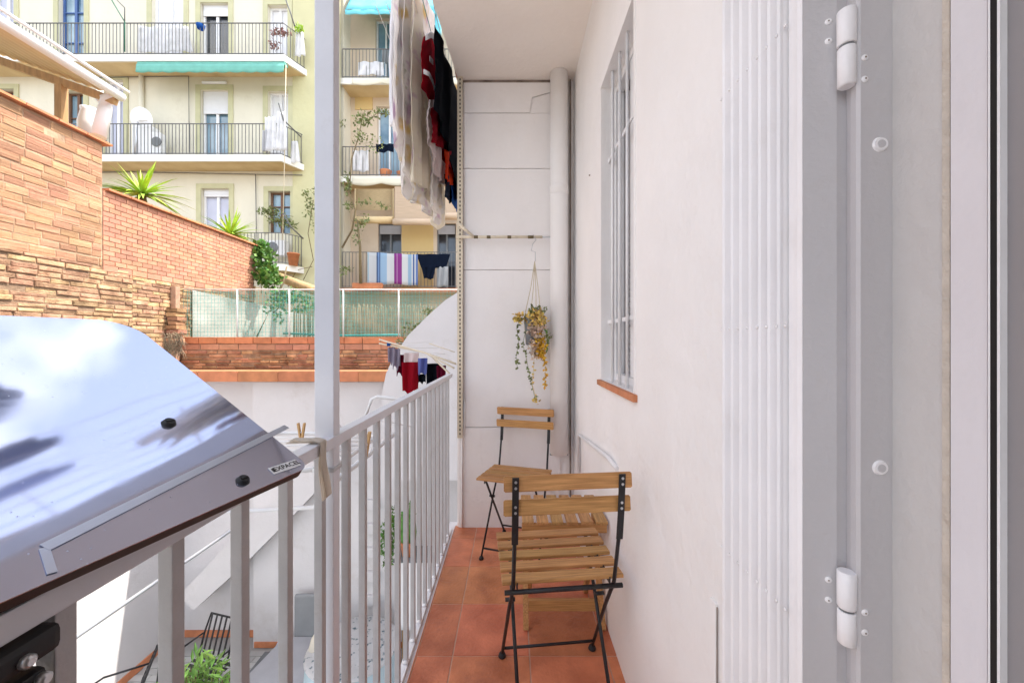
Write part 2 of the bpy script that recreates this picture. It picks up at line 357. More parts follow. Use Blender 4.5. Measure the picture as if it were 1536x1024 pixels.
def bricks(mb, fn, u0, u1, v0, v1, h, L, joint, jit, proud, shape=0, skip=0, vb=None):
    """brick courses; fn(u,v,w) with w = distance out of the wall"""
    v = v0; row = 0
    while v < v1-.01:
        hh = h*random.uniform(1-shape*.5, 1+shape*.5) if shape else h
        if v+hh > v1-.012: hh = v1-v
        u = u0-(L/2 if row % 2 else random.uniform(0, L*.3)*bool(shape)); wob = random.uniform(0, 6)
        while u < u1-.005:
            l = L*random.uniform(1-shape, 1+shape*.6) if shape else L
            a, b = max(u, u0), min(u+l-joint, u1)
            if b-a > .015 and random.random() >= skip:
                pr = proud+random.uniform(-jit, jit)
                j = lambda k=1: random.uniform(-1, 1)*shape*h*.14*k
                c, e = v+joint/2, v+hh-joint/2; ww = shape*h*.25*math.sin(u*2.1+wob)
                ch = min(.006, joint*.6)
                B = [(a, c+ww), (b, c+ww), (b, e+ww), (a, e+ww)]
                B = [(x+j(), y+j()) for x, y in B]
                I = [(x+(ch if i in (0, 3) else -ch), y+(ch if i < 2 else -ch)) for i, (x, y) in enumerate(B)]
                vb_ = [mb.bm.verts.new(fn(x, y, -.012)) for x, y in B]; vm = [mb.bm.verts.new(fn(x, y, max(.002, pr-ch))) for x, y in B]
                vf = [mb.bm.verts.new(fn(x, y, pr+random.uniform(-1, 1)*jit*.3)) for x, y in I]
                for i in range(4):
                    k = (i+1) % 4; mb.bm.faces.new((vb_[i], vb_[k], vm[k], vm[i])); mb.bm.faces.new((vm[i], vm[k], vf[k], vf[i]))
                mb.bm.faces.new(vf)
            u += l
        v += hh; row += 1

def leaf(mb, p, d, n, L, w):
    d = d.normalized(); s = d.cross(n); s = s.normalized() if s.length > 1e-4 else Vector((1, 0, 0)); m = s.cross(d)
    a = p; b = p+d*L*.45+s*w/2+m*L*.06; c = p+d*L; e = p+d*L*.45-s*w/2+m*L*.06
    mb.bm.faces.new([mb.bm.verts.new(x) for x in (a, b, c, e)])
def rv(): 
    return Vector((random.gauss(0, 1), random.gauss(0, 1), random.gauss(0, 1))).normalized()
def foliage(mb, c, rad, n, L, w, up=.2):
    c = Vector(c)
    for _ in range(n):
        q = rv(); k = random.random()**.4; p = c+Vector((q.x*rad[0], q.y*rad[1], q.z*rad[2]))*k
        leaf(mb, p, rv()+Vector((0, 0, up)), rv(), L*random.uniform(.6, 1.2), w*random.uniform(.7, 1.2))
def yucca(label, base, h, n=60, trunk=.5):
    t = thing('yucca_plant', label, 'plant', base, 'yucca plants behind the brick wall')
    mb = MB(); top = Vector(base)+Vector((0, 0, trunk))
    for i in range(n):
        a = random.uniform(0, 2*math.pi); el = math.asin(random.uniform(-.15, .98)); L = h*random.uniform(.75, 1.1)
        d = Vector((math.cos(a)*math.cos(el), math.sin(a)*math.cos(el), math.sin(el))); s = d.cross(Vector((0, 0, 1))).normalized()*.028*random.uniform(.8, 1.3)
        prev = None; K = 5
        for k in range(K+1):
            u = k/K; p = top+d*L*u+Vector((0, 0, -.28*L*u*u*math.cos(el))); ww = s*(1-u)**.7*(.5+1.2*min(u*3, 1))/1.6
            cur = (mb.bm.verts.new(p-ww), mb.bm.verts.new(p-Vector((0, 0, .01))*(1-u)), mb.bm.verts.new(p+ww))
            if prev:
                mb.bm.faces.new((prev[0], prev[1], cur[1], cur[0])); mb.bm.faces.new((prev[1], prev[2], cur[2], cur[1]))
            prev = cur
    mb.build('leaves', M['leafY'], t)
    MB().tube([Vector(base)+Vector((0, 0, .15)), top+Vector((0, 0, .03))], [.06, .05], 8).build('trunk', M['stem'], t)
    MB().lathe([(.13, 0), (.17, .2), (.18, .2), (.18, .23), (.15, .23), (.14, .2)], base, 16).build('pot', M['pot'], t)
    return t
def cloth(name, label, X, xs, top, bot, mt, amp=.012, folds=3, cat='clothes', group=None, slope=0, thick=.004, nu=60, nv=50, drift=0):
    """garment hanging in the plane x=X that runs along the facade; xs, top, bot give its outline"""
    def interp(pts, s):
        for (a, ya), (b, yb) in zip(pts, pts[1:]):
            if s <= b: return ya+(yb-ya)*(s-a)/max(1e-6, b-a)
        return pts[-1][1]
    ph = random.uniform(0, 6)
    def fn(u, v):
        px = xs[0]+(xs[1]-xs[0])*u; d = X*F/(px-768)
        yt, yb = interp(top, px), interp(bot, px); py = yt+(yb-yt)*v
        x = X+(amp*(.25+v)*math.sin(u*folds*2*math.pi+ph+v*1.3)+amp*.5*math.sin(u*folds*5.3+v*5+ph)+amp*.22*math.sin(u*folds*17+v*3+ph*2)*(.3+v)+amp*.12*math.sin(v*31+u*13)) + drift*v
        return Vector((x, d+.01*math.sin(v*7+ph), fz(py, d)))
    mb = MB().grid(fn, nu, nv); o = mb.build(name, mt, None, thick)
    return tag(o, label, cat, group)

# ================================================================== GROUND
struct(MB().box(-60, 60, -40, 90, -3.6, -3.2).build('ground', M['stonefloor']))
# paving joints of the patio, laid as one sheet of slabs
mb = MB()
for i in range(22):
    for j in range(30):
        x = -5.0+i*.26+(.13 if j % 2 else 0); y = 2.6+j*.1
        if y+.092 < 5.5: mb.box(x, x+.252, y, y+.092, -3.205, -3.188)
struct(mb.build('patio_paving', mat('patio slab', (.42, .42, .41), .8, .12, 3, .3, 30, island=.12)))
struct(MB().box(-5.6, 14, 6.02, 12.2, -3.19, 1.0).build('terrace_ground', M['earth']))
struct(MB().box(-22, -5.62, -6, 11.5, -3.19, 2.4).build('side_terrace', M['earth']))

# ================================================================== OWN BALCONY
XW = .40; DB = 2.5; ZC = 2.89
mb = MB().box(-.415, .44, -1.5, DB+.1, -.16, -.012); struct(mb.build('balcony_slab', M['patiowhite']))
mb = MB(); 
for i in range(-1, 4):
    for j in range(-5, 9):
        a0, a1 = -.227-.294+i*.294, -.227+i*.294; b0, b1 = 2.5-.14-(j)*.294, 2.5-.14-(j)*.294+.294
        a0, a1 = max(a0, -.366), min(a1, XW+.02); b0, b1 = max(b0, -1.4), min(b1, DB+.02)
        if a1-a0 < .03 or b1-b0 < .03: continue
        mb.bbox(a0+.0024, a1-.0024, b0+.0024, b1-.0024, -.009, random.uniform(-.0006, .0006), .0014)
struct(mb.build('floor_tiles', M['tile']))
struct(MB().box(-.367, XW+.03, -1.4, DB+.03, -.013, -.0025).build('floor_grout', M['grout']))
struct(MB().box(-.37, -.3665, -1.4, DB+.02, -.02, .001).build('floor_edge', M['terra']))
# ceiling: underside of the balcony above
poly = [(-.68, -1.5), (-.343, 2.55), (-.322, DB+.3), (XW+.05, DB+.3), (XW+.05, -1.5)]
struct(MB().prism([(x, y, ZC) for x, y in poly], (0, 0, .2)).build('ceiling', M['ceiling']))

# house wall with barred window
house = thing('house_wall', 'white plastered house wall running along the right side of the balcony', 'wall', (XW, .5, 0))
wy0, wy1, wz0, wz1 = 1.262, 1.722, H-.17, H+1.125
mb = MB(); holes_wall(mb, .7145, 6, -3.2, 6.6, [(wy0, wy1, wz0, wz1)], .22, lambda u, v, w: Vector((XW+w, u, v))); mb.build('wall', M['wallwhite'], house)
mb = MB().box(XW+.23, 2.6, .76, 6, -3.2, 6.6); mb.box(XW+.2, 2.6, -4, .76, ZC+.2, 6.6); mb.box(XW+.001, XW+.2, -4, .741, ZC+.2, 6.6); mb.build('house_body', M['wallwhite'], house)
win = MB()
for (a, b, c, d) in ((wy0, wy0+.022, wz0, wz1), (wy1-.022, wy1, wz0, wz1)): win.bbox(XW+.055, XW+.095, a, b, c, d, .003)
win.bbox(XW+.057, XW+.093, wy0+.022, wy1-.022, wz1-.03, wz1, .003); win.bbox(XW+.057, XW+.093, wy0+.022, wy1-.022, wz0, wz0+.03, .003)
wobj = win.build('window', M['paint'], house)
mb = MB()
z = wz0+.035
while z < wz1-.05:
    mb.obox((XW+.115, (wy0+wy1)/2, z), (.012, 0, -.009), (0, (wy1-wy0)/2-.022, 0), (.0015, 0, .002)); z += .026
mb.build('shutter_louvres', mat('louvre paint', (.45, .44, .46), .55, .05, 5), wobj)
MB().box(XW+.14, XW+.15, wy0+.001, wy1-.001, wz0+.001, wz1-.001).build('pane', M['darkgl'], wobj)
mb = MB()
mb.bbox(XW+.062, XW+.098, (wy0+wy1)/2-.02, (wy0+wy1)/2+.02, wz0+.031, wz1-.031, .003); mb.build('mullion', M['paint'], wobj)
for px in (919, 929.6, 941, 954.5):
    d = .42*F/(px-768); MB().tube([(.42, d, wz0-.004), (.42, d, wz1+.004)], .0065, 10).build('window_bar', M['paint'], wobj)
for zz in (H+.085, H+.80):
    MB().bar((.4295, wy0-.002, zz), (.4295, wy1+.002, zz), .016, .004, (0, 0, 1)).build('cross_bar', M['paint'], wobj)
mb = MB()
for k in range(3): mb.bbox(XW-.016, XW+.05, wy0-.03+k*.175, wy0+.141+k*.175, wz0-.024, wz0-.001, .003)
mb.build('window_sill', M['terra'], wobj)
mb = MB()     # rough plaster edge round the opening
mb.box(XW-.004, XW+.01, wy0-.012, wy0-.001, wz0, wz1); mb.box(XW-.004, XW+.01, wy1+.001, wy1+.014, wz0, wz1); mb.box(XW-.005, XW+.01, wy0-.012, wy1+.014, wz1+.001, wz1+.016)
mb.build('plaster_edge', M['wallwhite'], wobj)

for k, (y_, z_) in enumerate(((.86, 2.16), (1.98, 2.05))):
    MB().lathe([(.004, -.006), (.004, .001)], (XW, y_, z_), 8, 'X').build('wall_plug', M['crack'], house)
# end wall of boards with slotted angle post
endw = thing('partition_wall', 'white boarded partition wall closing the far end of the balcony', 'wall', (0, DB, 0))
mb = MB(); mb.box(-.355, XW+.02, DB+.012, DB+.10, 0, ZC)
mb.build('wall', M['wallwhite'], endw)
seams = [(ZC-.018, fz(170, DB)), (fz(170, DB), fz(253, DB)), (fz(253, DB), fz(405, DB)), (fz(405, DB), fz(640, DB))]
for k, (a, b) in enumerate(seams):
    mb = MB()
    if k == 0:
        xl, xr = fx(695, DB), fx(833, DB); q0, q1 = P(795, 169, DB), P(799, 146, DB); q2 = P(833, 136, DB)
        mb.prism([(xl, DB, b+.003), (q0.x-.003, DB, b+.003), (q1.x-.003, DB, q1.z), (xr, DB, q2.z), (xr, DB, a), (xl, DB, a)], (0, .011, 0))
        mb.prism([(q0.x+.003, DB+.004, b+.003), (xr, DB+.004, b+.003), (xr, DB+.004, q2.z-.006), (q1.x+.004, DB+.004, q1.z-.005)], (0, .007, 0))
    else: mb.bbox(fx(694, DB), fx(833, DB), DB-random.uniform(0, .003), DB+.011, b+.002, a-.002, .0015)
    mb.build('board', M['boardwall'], endw)
mb = MB().box(fx(688, DB), fx(840, DB), DB-.002, DB+.011, 0, fz(641, DB)); mb.build('lower_plaster', M['boardwall'], endw)
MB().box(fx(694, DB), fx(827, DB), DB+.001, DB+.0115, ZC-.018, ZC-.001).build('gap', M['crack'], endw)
# slotted angle post
ang = thing('angle_post', 'cream slotted metal angle post at the left edge of the partition', 'post', (fx(690, DB), DB-.03, 0))
za, zb = fz(655, DB), ZC
mb = MB(); x0, x1 = fx(686.5, DB-.03), fx(694, DB-.03)
holes = []; z = za+.02
while z < zb-.02: holes.append((x0+.011, x0+.019, z, z+.014)); z += .026
holes_wall(mb, x0, x1, za, zb, holes, .002, lambda u, v, w: Vector((u, DB-.03+w, v)))
mb.box(x0-.003, x0-.0005, DB-.03, DB+.01, za, zb); mb.build('angle_profile', M['creamtube'], ang)
MB().box(x0+.001, x1-.001, DB-.026, DB-.024, za+.001, zb-.001).build('backing_strip', M['gap'], ang)
MB().tube([(x1+.008, DB-.012, fz(600, DB)), (x1+.006, DB-.012, fz(640, DB)), (x1-.006, DB-.012, fz(655, DB)), (x1-.006, DB-.012, .01)], .006, 8).build('lower_conduit', M['paint'], ang)
# drain pipe
pp = thing('drain_pipe', 'thick white painted drain pipe in the far corner of the balcony', 'pipe', (fx(838, 2.44), 2.44, fz(680, 2.44)))
pc = (fx(838.5, 2.44), 2.44)
MB().lathe([(.055, fz(680, 2.44)), (.055, fz(292, 2.44)), (.0555, ZC)], (pc[0], pc[1], 0), 28).build('pipe', M['wallwhite'], pp)
MB().lathe([(.0565, fz(292, 2.44)), (.059, fz(292, 2.44)+.003), (.059, fz(292, 2.44)+.05), (.0562, fz(292, 2.44)+.055)], (pc[0], pc[1], 0), 28).build('joint_collar', M['wallwhite'], pp)
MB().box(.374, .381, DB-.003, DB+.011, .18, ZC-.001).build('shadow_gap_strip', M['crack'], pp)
mb = MB().tube([(fx(825, 2.45), 2.45, fz(681, 2.45)), (fx(852, 2.45), 2.45, fz(681, 2.45))], .006, 8); mb.build('pipe_bracket', M['potgrey'], pp)
# conduit on the right wall
cn = MB().tube([(XW-.012, 2.24, fz(708, 2.24)), (XW-.012, 2.25, fz(652, 2.25)), (XW-.013, 2.22, fz(652, 2.25)+.006), (XW-.013, 1.56, fz(697, 1.56)+.03), (XW-.004, 1.45, fz(697, 1.56)+.02)], .009, 8)
tag(cn.build('wall_conduit', M['paint']), 'thin white conduit bent along the right wall behind the chairs', 'conduit')
# small access cover low on right wall
ac = thing('wall_cover', 'small white painted cover plate low on the wall beside the ribbed shutter', 'cover plate', (XW, .75, .4))
MB().bbox(XW-.006, XW+.004, .75, .772, fz(1040, .75), fz(905, .75), .002).build('plate', M['wallwhite'], ac)
MB().tube([(XW-.003, .7485, fz(1040, .74)), (XW-.003, .7485, fz(915, .74))], .0013, 6).build('dark_joint', M['crack'], ac)

# ------------------------------------------------------------------ folding grille, door frame (right edge)
zt = 2.86
gr = thing('folding_shutter', 'white ribbed folding metal shutter stacked against the door frame', 'shutter', (XW, .65, 0))
ribs = [1085, 1097.5, 1110, 1124, 1139, 1152.5, 1167.5, 1181]
rd = [.39*F/(p-768) for p in ribs]
for k, d in enumerate(rd):
    nd = rd[k+1] if k+1 < len(rd) else .5475
    mb = MB(); w = d-nd; pts = []
    prof = [(0, .016), (.10, .006), (.20, .0005), (.32, -.0015), (.44, .0015), (.52, .010), (.60, .017), (.78, .019), (.95, .017)]
    pts = [(.385+o, d-w*t) for t, o in prof]
    poly = pts+[(.425, d-w*.95), (.425, d)]
    mb.prism([(x, y, .005) for x, y in poly], (0, 0, zt)); mb.build('slat', M['grille'], gr)
for k, d in enumerate(rd):
    for r_, z0 in enumerate((fz(492, 1), H+.4425-.0, H-.375)):
        z = H+.0385*0+(.022 if r_ == 0 else 0) if r_ == 0 else z0
        yy = d-(rd[0]-rd[1])*.2
        if k < 8: MB().lathe([(.0028, -.0018), (.0024, -.0030), (.001, -.0036)], (.3855, yy, z), 10, 'X').build('rivet', M['grille'], gr)
dj = thing('door_frame', 'white metal door frame with two barrel hinges beside the ribbed shutter', 'door frame', (.42, .5, 0))
def plan(name, pts, mt, par, z0=.004, z1=zt+.02, smooth=False):
    o = MB().prism([(x, y, z0) for x, y in pts], (0, 0, z1-z0)).build(name, mt, par)
    return o
def pl(px, X): return (X, X*F/(px-768))
plan('shutter_edge', [pl(1183, .3905), pl(1196, .3905), pl(1203.5, .3925), (.42, .535), (.42, .545)], M['grille'], gr)
a = pl(1204.5, .3925); b = pl(1255, .4265)
plan('frame_post', [a, b, (.46, b[1]+.001), (.46, .56), (.41, .56)], M['doorpaint'], dj)
c0 = pl(1257, .452); c1 = pl(1270, .452)
plan('seal_strip', [c0, c1, (.47, c1[1]), (.47, c0[1])], M['caulk'], dj)
p1 = pl(1268, .440); p2 = pl(1276, .434); p3 = pl(1284, .432); p4 = pl(1291, .4345); p5 = pl(1335, .4690)
plan('frame_leaf', [p1, p2, p3, p4, p5, (.50, p5[1]), (.50, p1[1]+.004)], M['doorpaint'], dj)
for (ya, ym, yb) in ((16, 69, 131), (856, 911, 965)):
    d = .425*F/(1270-768); X = .425
    h = MB().lathe([(.0088, 0), (.0100, .002), (.0100, fz(ya, d)-fz(ym, d)-.001), (.0088, fz(ya, d)-fz(ym, d))], (X, d, fz(ym, d)), 20).build('hinge', M['grille'], dj)
    MB().lathe([(.0075, 0), (.0097, .002), (.0097, fz(ym, d)-fz(yb, d)-.004), (.0088, fz(ym, d)-fz(yb, d)-.003)], (X, d, fz(yb, d)), 20).build('hinge_knuckle', M['grille'], h)
    MB().lathe([(.0075, -.003), (.0075, .003)], (X, d, fz(ym, d)-.001), 16).build('hinge_ring', M['potgrey'], h)
    for px, pys in ((1243, (ya+17, ya+46) if ya < 100 else (ya+13, ya+43)), (1297, (ya+71, ya+103) if ya < 100 else (ya+62, ya+92))):
        for py in pys:
            if px < 1260: q = Vector(((a[0]+(b[0]-a[0])*.76), a[1]+(b[1]-a[1])*.76, 0)); n = Vector((-(b[1]-a[1]), (b[0]-a[0]), 0)).normalized()
            else: q = Vector((p4[0]+(p5[0]-p4[0])*.14, p4[1]+(p5[1]-p4[1])*.14, 0)); n = Vector((-(p5[1]-p4[1]), (p5[0]-p4[0]), 0)).normalized()
            if n.y > 0: n = -n
            q.z = fz(py, q.y); m_ = MB(); t = bmesh.new(); bmesh.ops.create_uvsphere(t, u_segments=12, v_segments=6, radius=.0042)
            m_.merge(t, Matrix.Translation(q) @ n.to_track_quat('Z', 'Y').to_matrix().to_4x4() @ Matrix.Diagonal((1, 1, .45, 1))); sc_o = m_.build('screw', M['grille'], h)
            m2 = MB(); m2.lathe([(.0011, -.0002), (.0011, .0002)], (q.x+n.x*.0019, q.y+n.y*.0019, q.z), 8, 'Y'); m2.build('screw_slot', M['crack'], h)
for py in (217, 701):
    s_ = .66; q = Vector((p4[0]+(p5[0]-p4[0])*s_, p4[1]+(p5[1]-p4[1])*s_, 0)); n = Vector((-(p5[1]-p4[1]), (p5[0]-p4[0]), 0)).normalized()
    if n.y > 0: n = -n
    q.z = fz(py, q.y); m_ = MB(); t = bmesh.new(); bmesh.ops.create_cone(t, cap_ends=True, segments=24, radius1=.0098, radius2=.0078, depth=.003)
    m_.merge(t, Matrix.Translation(q+n*.0008) @ n.to_track_quat('Z', 'Y').to_matrix().to_4x4()); cp = m_.build('screw_cap', M['grille'], dj)
    m_ = MB(); t = bmesh.new(); bmesh.ops.create_cone(t, cap_ends=True, segments=20, radius1=.0052, radius2=.0048, depth=.003)
    m_.merge(t, Matrix.Translation(q+n*.0016) @ n.to_track_quat('Z', 'Y').to_matrix().to_4x4()); m_.build('cap_centre', M['doorpaint'], cp)
rev = thing('door_reveal', 'greyish white plastered reveal between the hinged frame and the glazed door', 'wall', (.46, .42, 0))
r0 = pl(1331, .4720); r1 = pl(1425, .4720)
plan('plaster_face', [r0, r1, (.6, r1[1]-.001), (.6, r0[1])], M['doorwall'], rev)
k0 = pl(1413, .4695); k1 = pl(1424.5, .4695)
plan('sealant_bead', [k0, k1, (.4720, k1[1]), (.4725, k0[1])], M['caulk'], rev)
dr = thing('glazed_door', 'white framed glazed door at the right edge of the view', 'door', (.45, .36, 0))
g0 = pl(1426, .466); g1 = pl(1481, .466); 
plan('outer_frame', [g0, g1, (.60, g1[1]), (.60, g0[1])], mat('door frame paint', (.68, .655, .68), .4, .04, 5, .08, 120, dirt=.15, dscale=6, dcol=(.5, .45, .4)), dr)
g2 = pl(1482, .463); g3 = pl(1485, .463); plan('frame_bead', [g2, g3, (.60, g3[1]), (.60, g2[1])], M['paint'], dr)
g4 = pl(1484.6, .4632); g5 = pl(1495.4, .4632); plan('black_gasket', [(g4[0], g4[1]-.0001), (g5[0], g5[1]), (.59, g5[1]), (.59, g4[1]-.0001)], M['gap'], dr)
g6 = pl(1495.6, .463); g7 = pl(1500, .463); plan('inner_bead', [g6, g7, (.60, g7[1]), (.60, g6[1])], M['paint'], dr)
g8 = pl(1500.4, .470); g9 = pl(1640, .470); plan('door_leaf', [g8, g9, (.60, g9[1]), (.60, g8[1])], mat('door leaf grey', (.26, .245, .25), .45, .03, 5), dr)
# unseen dark room and wall added past the glazed door to darken near balusters
rm = thing('added_dark_room', 'unseen dark room added behind the glazed door to darken the near railing', 'room', (2, -.3, 0))
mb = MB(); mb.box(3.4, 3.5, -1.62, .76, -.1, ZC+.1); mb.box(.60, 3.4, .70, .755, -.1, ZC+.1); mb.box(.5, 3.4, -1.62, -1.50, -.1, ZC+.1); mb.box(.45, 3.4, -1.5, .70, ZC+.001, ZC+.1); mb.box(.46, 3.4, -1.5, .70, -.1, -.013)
mb.box(.47, .60, -1.5, -.75, -.012, ZC); mb.build('blocker_shell', mat('dark blocker paint', (.30, .27, .24), .8, .1, 2), rm)
# wall behind the camera
tag(MB().box(-.40, 1.2, -1.62, -1.5, 0, ZC).build('rear_partition', M['wallwhite']), 'white partition wall closing the near end of the balcony', 'wall')

# ------------------------------------------------------------------ railing and post
XR = -.398
rl = thing('balcony_railing', 'white painted metal railing along the open left side of the balcony', 'railing', (XR, .9, 0))
MB().bbox(XR-.014, XR+.014, -1.4, 2.49, .97, .994, .002).build('top_rail', M['postpaint'], rl)
MB().box(XR-.016, XR+.010, -1.4, 2.49, -.012, -.001).build('base_strip', M['paint'], rl)
ys = [.928+.1045*k for k in range(15)]+[.802]+[.68-.114*k for k in range(11)]
proto = None
for y in sorted(ys):
    if proto is None:
        mb = MB().bbox(XR-.0085, XR+.0085, y-.0085, y+.0085, -.001, .9699, .0012); proto = mb.build('baluster', M['railpaint'], rl)
        sh = MB().lathe([(.015, 0), (.012, .008), (.010, .014)], (XR, y, -.001), 10).build('baluster_foot', M['paint'], proto); py0 = y
    else:
        c = proto.copy(); COL.objects.link(c); c.parent = rl; c.location = proto.location+Vector((0, y-py0, 0))
        c2 = sh.copy(); COL.objects.link(c2); c2.parent = c
ps = thing('support_post', 'tall light grey square steel post rising beside the railing', 'post', (-.4, .855, 0))
MB().bbox(-.4285, -.3865, .838, .868, -.05, ZC+.05, .002).build('tube', M['postpaint'], ps)
MB().bbox(-.431, -.3835, .832, .872, H-.282, H-.273, .001).build('wire_clamp', M['alu'], ps)
# cloth strap on the rail beside the post
mb = MB()
def strapfn(o):
    def f(u, v):
        s = v*.20
        if s < .05: p = Vector((-.45+.05*(s/.05)*.9, 0, .997+o))
        elif s < .09: p = Vector((-.405+.025*((s-.05)/.04), 0, .999+o-.004*((s-.05)/.04)**2))
        else: p = Vector((-.380+.003*math.sin(s*40), 0, .993+o-(s-.09)))
        return Vector((p.x+o, .770+.022*u+.006*math.sin(v*6+o*400), p.z-.0))
    return f
mb.grid(strapfn(0), 5, 30); mb.grid(strapfn(.004), 5, 28)
tag(mb.build('cloth_strap', M['cbeige'], None, .002), 'cream cloth strap looped over the railing beside the post', 'strap')

# ------------------------------------------------------------------ reflective board clamped on the railing
PHI = .564; u_ = Vector((.206, .979, 0)).normalized(); v_ = Vector((-u_.y*math.cos(PHI), u_.x*math.cos(PHI), math.sin(PHI))); n_ = u_.cross(v_).normalized()
if n_.z < 0: n_ = -n_
A = Vector((-.311, .5947, H-.192))
board = thing('reflective_board', 'glossy mirror finished board with rounded corners clamped on the railing', 'board', A)
def bp(s, t, o=0): return A+u_*(-s)+v_*t+n_*o
LU, LV = .80, .425
def corner(cs, ct, r, a0, a1, k=8): return [(cs+r*math.cos(a0+(a1-a0)*i/k), ct+r*math.sin(a0+(a1-a0)*i/k)) for i in range(k+1)]
out = corner(.018, .018, .018, R(270), R(180))[::1]+corner(.05, LV-.05, .05, R(180), R(90), 12)+corner(LU-.05, LV-.05, .05, R(90), R(0))+corner(LU-.02, .02, .02, R(0), R(-90))
MB().prism([bp(s, t, 0) for s, t in out], -n_*.0012).build('mirror_face', M['mirror'], board)
MB().prism([bp(s*.998+.0008, t*.998+.0005, -.0014) for s, t in out], -n_*.012).build('board_core', M['boardedge'], board)
mb = MB(); mb.obox(bp(.42, .04, -.020), u_*.30, v_*.022, n_*.006); mb.build('under_rib', M['boardedge'], board)
def hit(px, py):
    r = Vector(((px-768)/F, 1, (512-py)/F)); C = Vector((0, 0, H)); return C+r*((A-C).dot(n_)/r.dot(n_))
for px, py in ((253, 635), (364, 721)):
    q = hit(px, py); m_ = MB(); t = bmesh.new()
    bmesh.ops.create_cone(t, cap_ends=True, segments=20, radius1=.0085, radius2=.006, depth=.005)
    MM = Matrix.Translation(q+n_*.0025) @ n_.to_track_quat('Z', 'Y').to_matrix().to_4x4(); m_.merge(t, MM); kb = m_.build('rubber_knob', M['rubber'], board)
    MB().obox(q+n_*.0056, u_*.0045, v_*.001, n_*.0008).build('knob_slot', M['black'], kb)
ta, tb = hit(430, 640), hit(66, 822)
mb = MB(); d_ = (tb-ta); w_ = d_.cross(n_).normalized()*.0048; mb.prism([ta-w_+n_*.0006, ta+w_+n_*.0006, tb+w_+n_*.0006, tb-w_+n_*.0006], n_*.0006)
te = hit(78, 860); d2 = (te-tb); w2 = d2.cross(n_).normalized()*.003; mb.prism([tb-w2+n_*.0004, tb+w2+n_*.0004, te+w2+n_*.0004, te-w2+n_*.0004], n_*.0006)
mb.build('pale_strip', M['tape'], board)  # pale kinked band laid across the board face
sa, sb = hit(407, 707), hit(446, 694); e1 = (sb-sa).normalized(); e2 = n_.cross(e1).normalized()
if e2.z < 0: e2 = -e2
L_ = (sb-sa).length; sc_ = (sa+sb)/2
st = MB().prism([sc_+e1*a_*L_*.52+e2*b_*.0068+n_*.0005 for a_, b_ in ((-1, -1), (1, -1), (1, 1), (-1, 1))], n_*.0006).build('sticker', M['whiteplastic'], board)
def text_mesh(txt, size, org, ex, ey, nn, mt, par, name):
    cu = bpy.data.curves.new('t', 'FONT'); cu.body = txt; cu.size = size; cu.align_x = 'CENTER'; cu.align_y = 'CENTER'; cu.offset = .0002
    ob = bpy.data.objects.new('t', cu); COL.objects.link(ob); dg = bpy.context.evaluated_depsgraph_get(); me = bpy.data.meshes.new_from_object(ob.evaluated_get(dg))
    bpy.data.objects.remove(ob); t = bmesh.new(); t.from_mesh(me); m_ = MB()
    MM = Matrix.Identity(4)
    for i in range(3): MM[i][0], MM[i][1], MM[i][2], MM[i][3] = ex[i], ey[i], nn[i], org[i]
    m_.merge(t, MM); return m_.build(name, mt, par)
text_mesh('EXPACEL', .0112, sc_+n_*.0015+e1*L_*.07, e1, e2, n_, M['black'], st, 'lettering')
MB().obox(sc_-e1*L_*.43+n_*.0015, e1*.0022, e2*.0035, n_*.0002).build('sticker_mark', M['black'], st)
clm = thing('rail_clamp', 'black plastic clamp with metal bolts gripping the railing under the board', 'clamp', (-.4, .33, .96))
mb = MB(); mb.bbox(-.428, -.380, .22, .318, .918, .936, .006); mb.bbox(-.426, -.378, .20, .326, .944, .966, .006); mb.build('clamp_jaw', M['rubber'], clm)
mb = MB(); mb.lathe([(.026, .880), (.030, .887), (.030, .906), (.022, .917)], (-.395, .285, 0), 18); mb.build('clamp_knob', M['rubber'], clm)
for (x, y, z) in ((-.377, .300, .952), (-.379, .312, .928)):
    MB().lathe([(.0052, -.004), (.0052, .003), (.003, .005)], (x, y, z), 12, 'X').build('bolt', M['alu'], clm)

# ------------------------------------------------------------------ white racks outside the railing, pegs
rk = thing('drying_rack', 'white wire drying rack hooked outside the railing beside the post', 'drying rack', (-.6, 1.1, H-.3))
zr = H-.31
mb = MB(); fr = [(-.46, .96), (-.50, .93), (-.78, .95), (-.82, 1.0), (-.83, 1.27), (-.78, 1.31), (-.48, 1.30), (-.44, 1.25), (-.44, 1.0), (-.46, .96)]
mb.tube([(x, y, zr) for x, y in fr], .0062, 8, False); mb.build('outer_frame', M['whiteplastic'], rk)
for k in range(6):
    y = 1.0+k*.048; MB().tube([(-.44, y, zr+.002), (-.825, y, zr+.002)], .0022, 6).build('wire', M['whiteplastic'], rk)
MB().tube([(-.415, .95, .975), (-.43, .95, .999), (-.445, .95, .975), (-.45, .95, zr), (-.50, .98, zr-.11), (-.75, 1.0, zr-.13), (-.80, 1.0, zr-.11), (-.80, 1.0, zr)], .0058, 8).build('hook_arm', M['whiteplastic'], rk)
MB().tube([(-.45, .98, zr-.045), (-.45, 1.5, zr-.045)], .0075, 8).build('lower_tube', M['whiteplastic'], rk)
def peg(p, label, s=1.0):
    t = thing('clothes_peg', label, 'clothes peg', p, 'wooden pegs on the white rack')
    for k in (-1, 1):
        MB().bar(Vector(p)+Vector((k*.011*s, 0, .036*s)), Vector(p)+Vector((k*.002*s, 0, -.022*s)), .006*s, .009*s, (1, 0, 0)).build('peg_half', M['peg'], t)
    MB().tube([Vector(p)+Vector((-.006*s, 0, .004*s)), Vector(p)+Vector((.006*s, 0, .004*s))], .003*s, 8).build('spring', M['alu'], t)
peg(P(452, 650, 1.19), 'wooden clothes peg gripping the rack wire left of the grey post', .9)
peg((-.445, 1.17, zr-.01), 'wooden clothes peg on the rack seen between bars right of the post', 1.3)
